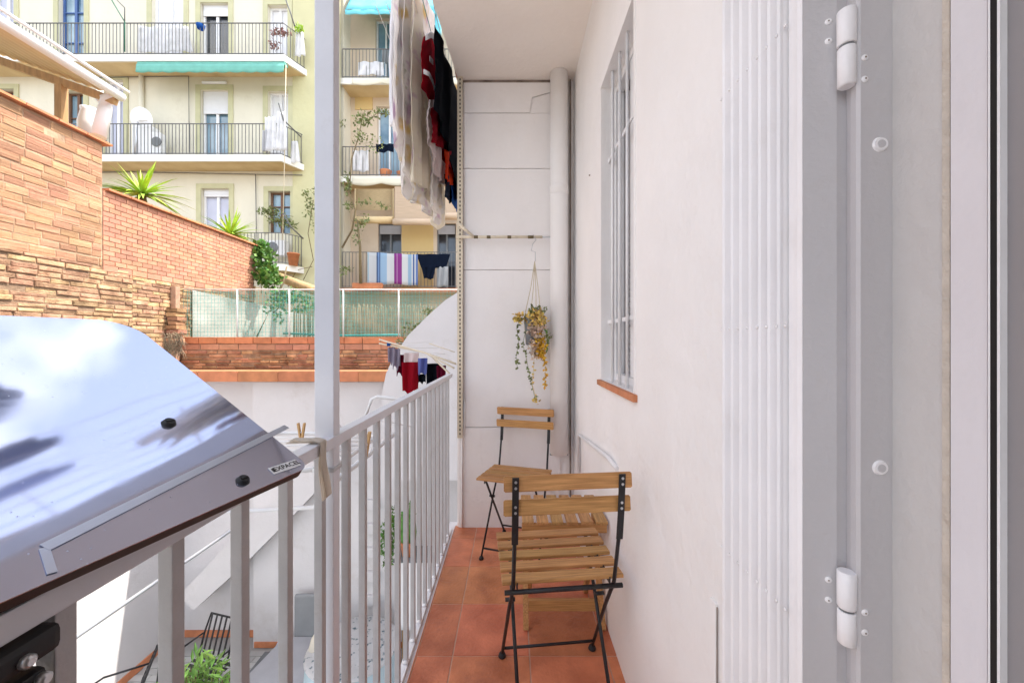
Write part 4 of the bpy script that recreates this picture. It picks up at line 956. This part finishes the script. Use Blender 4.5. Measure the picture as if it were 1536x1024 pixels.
# ================================================================== YELLOW BUILDING (far left)
DW, DF = 12.3, 11.6
yb = thing('apartment_building', 'pale yellow apartment building with long railed balconies', 'building', (-8, DW, -3.2))
def wf(px): return fx(px, DW)
def hz(py): return fz(py, DW)
xl, xr = wf(-420), wf(510)
floorA = fz(82, DF); floorB = fz(232, DF); floorC = fz(395, DF)
wins = [ # x0,x1,top,bottom-z, kind
 (88, 127, hz(-32), floorA+.02, 'blue'), (228, 276, hz(-30), floorA+.02, 'whitedoor'), (301, 343, hz(5), floorA+.02, 'opendoor'), (402, 432, hz(8), floorA+.02, 'whitedoor'), (-12, 22, hz(-20), floorA+.02, 'lilac'),
 (97, 126, hz(137), floorB+.02, 'brown'), (158, 186, hz(120), floorB+.02, 'lilac'), (301, 343, hz(135), floorB+.02, 'halfshut'), (402, 433, hz(137), floorB+.02, 'whitedoor'), (-10, 22, hz(134), floorB+.02, 'brown'),
 (302, 344, hz(283), hz(372), 'shut'), (403, 436, hz(287), hz(350), 'bluewin')]
mb = MB(); holes_wall(mb, xl, xr, -3.2, 14, [(wf(a), wf(b), z0, z1) for a, b, z1, z0, k in wins], .25, lambda u, v, w: Vector((u, DW+w, v)))
mb.build('facade', M['facade'], yb)
MB().box(xl, xr, DW+.26, DW+3, -3.2, 14).build('building_core', M['facade'], yb)
for a, b, z1, z0, k in wins:
    x0_, x1_ = wf(a), wf(b); fr_ = .055
    mb = MB(); o_ = .15; y0_, y1_ = DW-.03, DW+.001
    mb.box(x0_-o_, x0_, y0_, y1_, z0, z1+o_); mb.box(x1_, x1_+o_, y0_, y1_, z0, z1+o_); mb.box(x0_, x1_, y0_-.002, y1_, z1, z1+o_+.002)
    wn = mb.build('window', M['olive'], yb)
    fm = {'blue': 'blue', 'brown': 'brownw', 'bluewin': 'brownw'}.get(k, 'paint'); yy = DW+.12
    mb = MB()
    for q in ((x0_, x0_+fr_, z0, z1), (x1_-fr_, x1_, z0, z1), (x0_+fr_, x1_-fr_, z1-fr_, z1), ((x0_+x1_)/2-.04, (x0_+x1_)/2+.04, z0, z1-fr_)): mb.box(q[0], q[1], yy, yy+.05, q[2], q[3])
    if k in ('brown', 'bluewin', 'blue'):
        for t_ in (.33, .66): mb.box(x0_+fr_, x1_-fr_, yy+.003, yy+.04, z0+(z1-z0)*t_-.015, z0+(z1-z0)*t_+.015)
    mb.build('frame', M[fm], wn)
    pm = {'blue': 'bluegl', 'whitedoor': 'shutterw', 'opendoor': 'darkgl', 'lilac': 'lilac', 'brown': 'bluegl', 'halfshut': 'bluegl', 'shut': 'lilac', 'bluewin': 'bluegl'}[k]
    MB().box(x0_+fr_, x1_-fr_, yy+.055, yy+.07, z0, z1-fr_).build('pane', M[pm], wn)
    if k in ('halfshut', 'shut', 'opendoor'):
        hh_ = {'halfshut': .30, 'shut': .12, 'opendoor': .16}[k]; mb = MB(); z = z1-hh_*(z1-z0)
        while z < z1-.01: mb.bbox(x0_+.02, x1_-.02, yy-.04, yy-.01, z, min(z+.048, z1-.002), .006); z += .05
        mb.build('roller_shutter', M['shutterw'], wn)
    if k == 'halfshut': MB().tube([(x0_+.1, DW-.05, z1+.20), (x1_-.05, DW-.05, z1+.20)], .045, 8).build('lamp_tube', M['whiteplastic'], wn)
MB().box(wf(440), xr+.01, DW-.04, DW+.002, -3.2, 14).build('corner_pilaster', M['yellowf'], yb)
MB().tube([(wf(215), DW-.06, floorB), (wf(215), DW-.06, hz(108))], .07, 10).build('wall_pipe', M['facade'], yb)
def balcony(name, par, x0, x1, zf, y0, y1, rh, step=.105, side=True, slab='slab', thick=.19, scallop=0, rail='railgrey', end_extra=.35):
    mb = MB()
    pts = [(x0, y0), (x1-end_extra, y0), (x1, y1-.001), (x0, y1-.001)]
    mb.prism([(x, y, zf-thick) for x, y in pts], (0, 0, thick))
    b = mb.build('balcony', M[slab], par)
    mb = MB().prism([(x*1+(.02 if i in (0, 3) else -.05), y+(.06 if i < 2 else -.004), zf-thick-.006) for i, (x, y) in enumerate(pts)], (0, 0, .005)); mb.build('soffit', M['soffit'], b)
    mb = MB(); yy = y0+.05; xe = x1-end_extra-.05
    x = x0+.05
    while x < xe: mb.box(x-.007, x+.007, yy-.007, yy+.007, zf+.04, zf+rh); x += step
    for z in (zf+.05, zf+rh): mb.box(x0+.05, xe, yy-.012, yy+.012, z, z+.02)
    mb.bar((xe, yy, zf+rh+.01), (x1-.06, y1, zf+rh+.01), .02, .02); mb.bar((xe, yy, zf+.06), (x1-.06, y1, zf+.06), .02, .02)
    for t_ in (.15, .3, .45, .6, .75, .9): p = Vector((xe, yy, 0)).lerp(Vector((x1-.06, y1, 0)), t_); mb.box(p.x-.007, p.x+.007, p.y-.007, p.y+.007, zf+.04, zf+rh)
    mb.build('railing', M[rail], b); return b
balcony('balcony_a', yb, wf(-420), wf(462), floorA, DF, DW, .97)
balcony('balcony_b', yb, wf(-420), wf(458), floorB, DF, DW, .94)
balcony('balcony_c', yb, wf(372), wf(458), floorC, 11.7, DW, .95)
aw = MB(); x0_, x1_ = fx(206, DF), fx(427, DF); z = fz(92, DF)
aw.box(x0_, x1_, DF+.0, DF+.16, z-.10, z-.02)
aw.grid(lambda u, v: Vector((x0_+(x1_-x0_)*u, DF-.03-.03*v, z-.1-(.26+.028*abs(math.sin(u*math.pi*11)))*v)), 110, 3)
tag(aw.build('green_awning', M['green'], None, .008), 'rolled mint green awning under the upper long balcony', 'awning')
cab = MB(); cab.tube([(wf(-60), DW-.05, hz(262)), (wf(200), DW-.05, hz(259)), (wf(455), DW-.06, hz(264))], .012, 5); cab.tube([(wf(385), DW-.05, hz(262)), (wf(386), DW-.05, hz(340)), (wf(384), DW-.05, hz(420))], .012, 5); cab.tube([(wf(150), DW-.05, hz(118)), (wf(285), DW-.05, hz(116)), (wf(286), DW-.05, hz(230))], .012, 5); cab.build('wall_cables', M['railgrey'], yb)
# things on the far balconies
def drape(name, label, x0, x1, y0, y1, d, mt, cat='cloth', amp=.03, taper=0, group=None, par=None):
    ph = random.uniform(0, 6)
    def fn(u, v):
        cx_ = (x0+x1)/2; hw = (x1-x0)/2*(1+taper*(v-.5)); px = cx_+hw*(2*u-1)
        return P(px, y0+(y1-y0)*v+1.0*math.sin(u*7+ph)*v, d)+Vector((0, amp*math.sin(u*14+ph+v*2), 0))
    o = MB().grid(fn, 22, 10).build(name, mt, par, .01); return tag(o, label, cat, group)
drape('bed_sheet', 'white sheet drying behind the upper balcony railing', 208, 272, 40, 79, 11.85, M['cwhite'], taper=.1)
drape('bed_sheet', 'white cloth cone hanging beside the sheet on the upper balcony', 268, 286, 40, 78, 11.8, M['cwhite'], taper=1.0)
drape('white_towel', 'white towel draped over the corner of the upper balcony railing', 443, 456, 48, 84, 11.95, M['cwhite'], taper=.5)
drape('white_shirt', 'white shirt hanging by the right door of the middle balcony', 397, 414, 176, 226, 11.55, M['cwhite'], taper=.2)
drape('white_towel', 'white towel hanging at the right end of the middle balcony', 416, 429, 168, 226, 11.5, M['cwhite'], taper=.3)
drape('grey_cloth', 'grey cloth hanging left of the white shirt on the middle balcony', 394, 404, 196, 228, 11.58, M['lgrey'])
drape('white_bag', 'white bag hanging outside the right corner of the middle balcony', 436, 448, 212, 244, 11.9, M['cwhite'], taper=.7)
ds = thing('satellite_dish', 'white satellite dish on the middle balcony railing', 'satellite dish', P(203, 190, 11.7))
c = P(203, 172, 11.7); mb = MB(); t = bmesh.new(); bmesh.ops.create_uvsphere(t, u_segments=20, v_segments=12, radius=.40)
bmesh.ops.delete(t, geom=[v for v in t.verts if v.co.z > -.16], context='VERTS')
mb.merge(t, Matrix.Translation(c+Vector((0, .35, 0))) @ Matrix.Rotation(R(-78), 4, 'X') @ Matrix.Diagonal((1, 1, .8, 1))); mb.build('dish', M['whiteplastic'], ds, .01)
MB().tube([c+Vector((0, .1, -.1)), P(222, 180, 11.4)], .03, 8).build('feed_arm', M['whiteplastic'], ds)
MB().tube([c+Vector((0, .1, -.1)), P(203, 232, 11.7)], .03, 8).build('mast', M['alu'], ds)
cb = thing('storage_cabinet', 'white storage cabinet behind the middle balcony railing under the dish', 'cabinet', P(210, 232, 11.75))
MB().bbox(fx(198, 11.75), fx(227, 11.75), 11.75, 12.05, floorB, fz(188, 11.75), .02).build('body', M['whiteplastic'], cb)
MB().lathe([(.14, -.01), (.15, 0), (.15, .02)], (fx(233, 11.7), 11.72, fz(212, 11.7)), 16, 'Y').build('fan_cover', M['potgrey'], cb)
MB().bbox(fx(226, 11.73), fx(240, 11.73), 11.74, 11.95, floorB, fz(198, 11.73), .03).build('side_box', M['whiteplastic'], cb)
def acunit(label, px0, px1, py0, py1, d):
    t = thing('air_conditioner', label, 'air conditioner', P((px0+px1)/2, py1, d))
    MB().bbox(fx(px0, d), fx(px1, d), d, d+.28, fz(py1, d), fz(py0, d), .015).build('casing', M['ac'], t)
    c = P(px0+(px1-px0)*.38, (py0+py1)/2, d); r = abs(fz(py1, d)-fz(py0, d))*.38
    MB().lathe([(r*.2, -.012), (r, -.006), (r, .001)], c, 20, 'Y').build('fan_grille', M['potgrey'], t)
acunit('white air conditioner unit on the small lowest balcony', 398, 426, 360, 383, 11.9)
tag(MB().lathe([(.12, 0), (.17, .34), (.18, .34), (.18, .38), (.15, .38), (.14, .3)], (fx(440, 11.95), 11.95, floorC), 16).build('flower_pot', M['pot']), 'terracotta flower pot at the corner of the small lowest balcony', 'pot')
shrub('balcony_plant', 'leafy potted plants on the corner of the upper balcony', [(P(420, 50, 11.8), (.35, .12, .12), 120), (P(412, 68, 11.8), (.2, .1, .15), 70)], mat('flower pinkish', (.30, .16, .14), .8, .2, 10, island=.4), .09, .06)
shrub('balcony_plant', 'bright green plant with orange flowers on the upper balcony corner post', [(P(449, 44, 11.9), (.14, .1, .14), 110)], M['leafY'], .09, .05)
shrub('balcony_plant', 'sprawling succulent plant in front of the lowest blue window', [(P(405, 318, 11.9), (.45, .15, .14), 150), (P(420, 330, 11.9), (.4, .15, .12), 120), (P(432, 338, 11.9), (.3, .1, .08), 80)], M['leafO'], .12, .05, [[P(392, 315, 11.9), P(440, 325, 11.9)], [P(415, 340, 11.9), P(408, 305, 11.9)]])
pr = thing('folded_parasol', 'thin green folded parasol leaning over the upper balcony railing', 'parasol', P(186, 80, 11.5))
MB().tube([P(160, -12, 11.4), P(187, 33, 11.5), P(187, 78, 11.6)], .018, 6).build('pole', mat('green pole', (.03, .13, .08), .5), pr)
MB().tube([P(165, -10, 11.4), P(187, 12, 11.45), P(187, 33, 11.5)], .014, 6).build('rib', M['railgrey'], pr)
pr2 = MB().tube([P(425, -10, 11.4), P(436, 20, 11.5), P(442, 40, 11.6)], .02, 6); tag(pr2.build('awning_arm', M['railgrey']), 'dark slanting awning arm above the upper balcony corner', 'awning arm')
pr3 = MB().tube([P(418, 155, 11.4), P(425, 180, 11.5), P(452, 206, 11.9)], .02, 6); tag(pr3.build('awning_arm', M['railgrey']), 'dark slanting awning arm at the right end of the middle balcony', 'awning arm')
pr4 = MB().tube([P(425, 320, 11.4), P(436, 340, 11.5), P(455, 358, 11.9)], .02, 6); tag(pr4.build('awning_arm', M['railgrey']), 'dark slanting awning arm above the small lowest balcony', 'awning arm')
ro = MB().tube([P(429, 98, 11.5), P(427, 230, 11.5), P(424, 360, 11.5)], .012, 6); tag(ro.build('hanging_rope', M['rope']), 'long pale rope hanging down past the balconies', 'rope')
bk_ = MB(); bk_.lathe([(.09, fz(44, 11.7)), (.12, fz(38, 11.7)), (.11, fz(38, 11.7))], (fx(301, 11.7), 11.7, 0), 12); tag(bk_.build('blue_bucket', M['cblue']), 'small blue bucket hung on the upper balcony railing', 'bucket')

# ================================================================== PEACH BUILDING (far right)
DP, DQ = 13.1, 12.4
pe = thing('apartment_building', 'peach apartment building behind the laundry with bamboo blinds', 'building', (-3, DP, -3.2))
pw = lambda px: fx(px, DP); ph_ = lambda py: fz(py, DP)
f1, f2, f3 = fz(117, DQ), fz(264, DQ), fz(432, DQ)
wins2 = [(563, 592, ph_(28), f1, 'glass'), (566, 600, ph_(160), f2, 'glass'), (567, 602, ph_(335), ph_(395), 'dark'), (655, 684, ph_(335), f3, 'dark')]
mb = MB(); holes_wall(mb, pw(511), pw(900), -3.2, 14, [(pw(a), pw(b), z0, z1) for a, b, z1, z0, k in wins2], .25, lambda u, v, w: Vector((u, DP+w, v))); mb.build('facade', M['peach'], pe)
MB().box(pw(511), pw(900), DP+.26, DP+3, -3.2, 14).build('building_core', M['peach'], pe)
MB().box(pw(603), pw(650), DP-.03, DP+.001, f3, ph_(335)).build('ochre_panel', M['ochre'], pe)
MB().box(pw(533), pw(559), DP-.03, DP+.001, ph_(165), ph_(135)).build('ochre_panel', M['ochre'], pe)
for a, b, z1, z0, k in wins2:
    x0_, x1_ = pw(a), pw(b); yy = DP+.12; mb = MB(); f_ = .05
    for q in ((x0_, x0_+f_, z0, z1), (x1_-f_, x1_, z0, z1), (x0_+f_, x1_-f_, z1-f_, z1), ((x0_+x1_)/2-.03, (x0_+x1_)/2+.03, z0, z1-f_)): mb.box(q[0], q[1], yy, yy+.05, q[2], q[3])
    wn = mb.build('window', M['potgrey'] if k == 'dark' else M['paint'], pe)
    MB().box(x0_+f_, x1_-f_, yy+.055, yy+.07, z0, z1-f_).build('pane', M['darkgl'] if k == 'dark' else M['bluegl'], wn)
    if k == 'dark': MB().bbox(x0_+.03, x1_-.03, yy-.05, yy-.01, z1-.35, z1-.05, .01).build('roller_shutter', M['lgrey'], wn)
balcony('b1', pe, pw(524), pw(760), f1, DQ, DP, .95, .11, end_extra=.3)
b2 = balcony('b2', pe, pw(524), pw(760), f2, DQ, DP, .95, .11, end_extra=.3)
b3 = balcony('b3', pe, pw(524), pw(760), f3, DQ, DP, 1.15, .11, slab='pot', end_extra=.3, thick=.14)
for zf, t_ in ((f1, .15), (f2, .22)):
    mb = MB(); x0_, x1_ = fx(528, DQ), fx(740, DQ)
    mb.grid(lambda u, v: Vector((x0_+(x1_-x0_)*u, DQ-.012, zf-.02-v*(t_+.08*abs(math.sin(u*math.pi*4.2+.4))))), 80, 3); mb.build('scalloped_edge', M['facade'], b2, .02)
cy = MB(); a0, a1 = fx(528, 12.6), fx(660, 12.6)
cy.grid(lambda u, v: Vector((a0+(a1-a0)*u, DP-.02-1.0*v, fz(-45, 12.6)+.02*math.sin(u*30)-(fz(-45, 12.6)-fz(20, 12.2))*v)), 30, 6); cy.grid(lambda u, v: Vector((a0+(a1-a0)*u, DP-1.02+.01*math.sin(u*40), fz(20, 12.2)-.14*v)), 40, 2)
tag(cy.build('cyan_awning', M['cyan'], None, .01), 'turquoise awning over the highest balcony behind the laundry', 'awning')
sc2 = MB().grid(lambda u, v: Vector((fx(588, 12.2)+(fx(662, 12.2)-fx(588, 12.2))*u, 12.2+.03*math.sin(u*25), fz(20, 12.2)-(fz(128, 12.2)*-1+fz(20, 12.2))*v)), 40, 6)
tag(sc2.build('cyan_screen', M['cyan'], None, .01), 'turquoise privacy screen hanging behind the white laundry', 'screen')
bs = MB(); z = ph_(326)
while z < fz(284, 12.35): bs.tube([(fx(533, 12.35), 12.35, z), (fx(590, 12.35), 12.35, z)], .014, 5); z += .034
for px in (533, 590): bs.bar((fx(px, 12.33), 12.33, fz(327, 12.33)), (fx(px, 12.33), 12.33, fz(283, 12.33)), .04, .03)
tag(bs.build('bamboo_screen', M['bamboo']), 'flat bamboo screen hanging left of the rolled blind', 'blind')
bl = thing('rolled_blind', 'wide wooden roller blind with thick rolled bottom', 'blind', P(640, 335, 12.2))
mb = MB(); z = fz(330, 12.2)
while z < fz(280, 12.2): mb.box(fx(592, 12.2), fx(688, 12.2), 12.2, 12.215, z, z+.03); z += .034
mb.build('slats', M['blind'], bl); MB().tube([(fx(590, 12.15), 12.15, fz(333, 12.15)), (fx(652, 12.15), 12.15, fz(333, 12.15))], .10, 12).build('rolled_end', M['blind'], bl)
MB().tube([(fx(654, 12.17), 12.17, fz(324, 12.17)), (fx(690, 12.17), 12.17, fz(324, 12.17))], .10, 12).build('rolled_end', M['blind'], bl)
MB().tube([(fx(532, 12.2), 12.2, fz(330, 12.2)), (fx(589, 12.2), 12.2, fz(330, 12.2))], .11, 10).build('rolled_side', M['soffit'], bl)
tw = MB().grid(lambda u, v: Vector((fx(551, 12.3)+(fx(627, 12.3)-fx(551, 12.3))*u, 12.3+.025*math.sin(u*18), fz(378+4*u, 12.3)-(1.02-.06*u+.02*math.sin(u*9))*v)), 60, 8)
tag(tw.build('striped_towel', M['towel'], None, .01), 'white towel with blue and purple stripes over the low balcony railing', 'towel')
dk = drape('navy_shirt', 'navy shirt hanging right of the striped towel', 628, 672, 381, 402, 12.3, M['cnavy'], taper=-.3)
drape('navy_shirt', 'lower dark garment piece hanging from the navy shirt line', 634, 652, 398, 418, 12.28, M['cnavy'], taper=-.5)
drape('dark_trousers', 'dark grey trousers hanging at the right of the low balcony', 655, 672, 400, 430, 12.3, M['greybox'])
drape('patterned_cloth', 'dark patterned cloth on the middle balcony railing behind the sheet', 564, 590, 216, 228, 12.4, M['cnavy'])
drape('white_towel', 'white towel on the left of the middle peach balcony railing', 530, 553, 226, 257, 12.45, M['cwhite'])
drape('white_towel', 'white cloth lying over the highest peach balcony railing', 537, 576, 93, 113, 12.45, M['cwhite'])
drape('dark_trousers', 'dark trousers hanging on the highest peach balcony', 573, 583, 74, 95, 12.7, M['greybox'])
pt = thing('planter_box', 'long terracotta planter box outside the lowest peach balcony', 'planter', P(548, 434, 12.2))
MB().bbox(fx(528, 12.1), fx(572, 12.1), 12.1, 12.3, fz(434, 12.1), fz(424, 12.1), .02).build('box', M['pot'], pt)
tag(MB().lathe([(.14, 0), (.19, .22), (.2, .25), (.15, .25)], (fx(577, 12.5), 12.6, f2), 14).build('flower_pot', M['pot']), 'terracotta flower pot on the middle peach balcony', 'pot')
tag(MB().lathe([(.10, 0), (.14, .18), (.15, .2), (.1, .2)], (fx(600, 12.5), 12.6, f2), 14).build('flower_pot', M['pot']), 'smaller terracotta pot near the scalloped peach balcony edge', 'pot')
# climbing vine on the corner between the buildings
vn = thing('climbing_vine', 'thin climbing vine with sparse leaves up the building corner', 'vine', P(530, 430, 12.0))
mb = MB()
mb.tube([P(513, 372, 12), P(528, 345, 12), P(533, 315, 12), P(524, 290, 12), P(527, 240, 12), P(538, 205, 12), P(545, 170, 12)], [.03, .03, .025, .02, .02, .015, .01], 6)
mb.tube([P(541, 425, 12), P(540, 370, 12), P(536, 330, 12)], [.05, .04, .02], 6); mb.tube([P(545, 190, 12), P(565, 170, 12), P(585, 172, 12)], .01, 5)
mb.tube([P(455, 420, 12.1), P(470, 390, 12.1), P(462, 350, 12.1), P(470, 300, 12.1)], .012, 5)
mb.tube([P(432, 430, 12.1), P(445, 405, 12.1), P(468, 400, 12.1)], .012, 5)
mb.build('stems', M['stem'], vn)
mb = MB()
for px, py, rx, rz_, n in ((521, 276, .14, .35, 110), (523, 310, .12, .15, 40), (545, 180, .35, .25, 130), (570, 170, .35, .15, 80), (540, 205, .3, .25, 70), (512, 185, .2, .08, 30), (555, 305, .45, .12, 40), (575, 310, .2, .1, 30), (545, 330, .25, .2, 40),
    (535, 350, .15, .5, 60), (470, 300, .25, .4, 60), (462, 320, .2, .3, 30), (475, 335, .2, .3, 40), (458, 290, .15, .15, 20), (517, 405, .25, .15, 50), (560, 215, .4, .3, 50)):
    foliage(mb, P(px, py, 12), (rx, .12, rz_), n, .11, .06)
mb.build('leaves', M['leafO'], vn)

# ================================================================== PATIO THINGS
PZ = -3.2
def garden_chair(label, p, rz):
    t = thing('garden_chair', label, 'chair', (0, 0, 0), 'black slatted garden chairs in the patio'); 
    mb = MB()
    for k in range(7):
        x = -.24+k*.08; mb.bar((x, -.24, .46), (x, -.36, .88), .022, .008)
    mb.build('backrest', M['black'], t)
    mb = MB(); mb.tube([(-.29, -.22, .42), (-.30, -.30, .66), (-.28, -.37, .86), (.28, -.37, .86), (.30, -.30, .66), (.29, -.22, .42)], .012, 6); mb.build('back_frame', M['black'], t)
    mb = MB()
    for k in range(7): mb.box(-.27, .27, -.22+k*.07, -.18+k*.07, .43, .44)
    mb.build('seat', M['black'], t)
    for x in (-.27, .27):
        for y in (-.25, .25): MB().tube([(x, y, 0), (x, y*.95, .43)], .012, 6).build('leg', M['black'], t)
        MB().tube([(x*1.1, -.28, .66), (x*1.1, .1, .66), (x*1.1, .22, .60), (x*1.05, .25, .43)], .011, 6).build('armrest', M['black'], t)
    t.location = p; t.rotation_euler = (0, 0, R(rz)); return t
g1_ = garden_chair('black slatted garden chair beside the leafy plants in the patio', (fx(305, 4.7), 4.62, PZ), 165)
g2_ = garden_chair('black slatted garden chair by the sunlit left patio wall', (fx(165, 4.15), 4.1, PZ), 120)
for k, (px, py, d, n, r) in enumerate(((305, 1008, 4.3, 90, .17), (333, 1016, 4.35, 60, .13), (280, 1012, 4.2, 60, .13))):
    c = P(px, py, d); base = (c.x, c.y, PZ); t = thing('potted_plant', ['tall leafy plant in the middle of the patio pots', 'leafy plant at the right of the patio pots', 'leafy plant at the left of the patio pots'][k], 'plant', base, 'leafy plants in pots on the patio')
    MB().lathe([(.10, 0), (.15, .26), (.16, .28), (.12, .28)], base, 16).build('pot', M['pot'], t)
    mb = MB(); 
    for i in range(7):
        a = i*.9; q = c+Vector((math.cos(a)*r*.6, math.sin(a)*r*.6, random.uniform(-.1, .1))); mb.tube([Vector(base)+Vector((0, 0, .2)), q], .006, 4)
    mb.build('stems', M['stem'], t)
    mb = MB()
    for _ in range(n):
        q = c+Vector((random.gauss(0, r*.55), random.gauss(0, r*.55), random.uniform(-.35, .12))); leaf(mb, q, Vector((random.gauss(0, 1), random.gauss(0, 1), .6)), rv()*.4+Vector((0, 0, 1)), .15, .038)
    mb.build('leaves', M['leafM'], t)
# lounger, mat, panel
lg_ = MB(); lg_.bbox(fx(440, 5.35), fx(486, 5.35), 5.36, 5.42, PZ+.09, fz(893, 5.35), .03); tag(lg_.build('folded_lounger', M['greybox']), 'grey folded lounger leaning against the patio wall', 'lounger')
sn = thing('sun_bed', 'low grey sun bed lying on the patio below the railing', 'sun bed', (-3.0, 4.9, PZ))
mb = MB(); mb.prism([(fx(400, 4.9)-.15, 4.55, PZ+.24), (fx(470, 4.9)+.1, 4.55, PZ+.24), (fx(470, 5.4)+.1, 5.35, PZ+.24), (fx(430, 5.4), 5.35, PZ+.24)], (0, 0, .08)); mb.build('cushion', M['lgrey'], sn)
for x, y in ((-3.1, 4.65), (-2.55, 4.65), (-3.1, 5.25), (-2.7, 5.25)): MB().box(x, x+.05, y, y+.05, PZ+.012, PZ+.239).build('leg', M['alu'], sn)
MB().bar(P(408, 985, 5.2), P(423, 955, 5.3), .04, .02).build('armrest', M['lilac'], sn)
mt_ = MB().prism([P(376, 1012, 5.05)*1, P(432, 1012, 5.05), P(432, 985, 5.35), P(382, 985, 5.35)], (0, 0, .02))
for v in mt_.bm.verts: v.co.z = PZ+.03+(.02 if v.co.z > P(0, 1000, 5.2).z+.0 else 0)
mt2 = MB().box(fx(372, 5.1), fx(425, 5.1), 5.0, 5.45, PZ+.013, PZ+.035); mt_.bm.free(); tag(mt2.build('door_mat', M['potgrey']), 'dark grey mat on the patio in front of the wall', 'mat')
rt = thing('round_table', 'round patio table with a patterned cloth over pale blue skirt', 'table', (fx(530, 4.65), 4.65, PZ))
tx, ty = fx(530, 4.65), 4.65
MB().lathe([(.50, PZ+.70), (.53, PZ+.735), (.50, PZ+.745), (.01, PZ+.746)], (tx, ty, 0), 40).build('patterned_cloth', fabric('patterned cloth', (.80, .80, .80), pat=[((.12, .20, .25), 16, .58)]), rt)
mb = MB(); mb.grid(lambda u, v: Vector((tx+(.515+.03*math.sin(u*60)*v+.02*v)*math.cos(u*6.2832), ty+(.515+.03*math.sin(u*60)*v+.02*v)*math.sin(u*6.2832), PZ+.715-.66*v)), 90, 6); mb.build('table_skirt', M['pale'], rt)
MB().lathe([(.03, PZ), (.03, PZ+.7)], (tx, ty, 0), 10).build('table_leg', M['alu'], rt)
pu = MB().tube([P(466, 1000, 4.5), P(476, 958, 4.7), P(486, 930, 4.8)], [.075, .07, .02], 12); tag(pu.build('closed_parasol', M['ccream']), 'rolled cream parasol leaning by the round patio table', 'parasol')
cb2 = thing('patio_cabinet', 'white cabinet on wooden legs carrying the potted cactus', 'cabinet', (fx(622, 5), 5.15, PZ))
MB().bbox(fx(592, 5), fx(655, 5), 5.0, 5.35, fz(945, 5), fz(842, 5), .01).build('body', M['whiteplastic'], cb2)
MB().bbox(fx(590, 5), fx(657, 5), 4.97, 5.36, fz(842, 5)+.001, fz(842, 5)+.02, .004).build('top_board', M['potgrey'], cb2)
for px in (596, 650):
    for y in (5.03, 5.3): MB().box(fx(px, 5)-.025, fx(px, 5)+.025, y, y+.04, PZ, fz(945, 5)-.001).build('leg', M['peg'], cb2)
zc_ = fz(842, 5)+.021
ct = thing('potted_cactus', 'tall green columnar cactus in terracotta pot on the white cabinet', 'cactus', (fx(611, 5.1), 5.12, zc_))
MB().lathe([(.07, 0), (.095, .15), (.10, .17), (.08, .17)], (fx(611, 5.1), 5.12, zc_), 14).build('pot', M['pot'], ct)
mb = MB()
for dx, h_ in ((-.05, .45), (.03, .60), (.06, .38)): mb.tube([(fx(611, 5.1)+dx, 5.12, zc_+.12), (fx(611, 5.1)+dx*1.3, 5.12, zc_+.12+h_*.5), (fx(611, 5.1)+dx*1.4, 5.12, zc_+.12+h_)], [.035, .04, .015], 8)
foliage(mb, (fx(611, 5.1), 5.12, zc_+.38), (.10, .08, .3), 130, .07, .015, .6); mb.build('stems', M['leafG'], ct)
shrub('climbing_plant', 'narrow green plant growing up the patio wall left of the cactus', [(P(581, 815, 5.3), (.10, .08, .35), 260), (P(592, 790, 5.3), (.08, .08, .3), 160)], M['leafG'], .08, .03, [[P(581, 850, 5.3), P(583, 790, 5.3)]])
mb = MB()
for k in range(5): mb.bbox(fx(547, 5.5), fx(568, 5.5), 5.50, 5.56, fz(765+k*36, 5.5), fz(750+k*36, 5.5), .012)
tag(mb.build('wall_blocks', M['patiowhite']), 'column of small white projecting blocks on the patio wall', 'wall blocks')
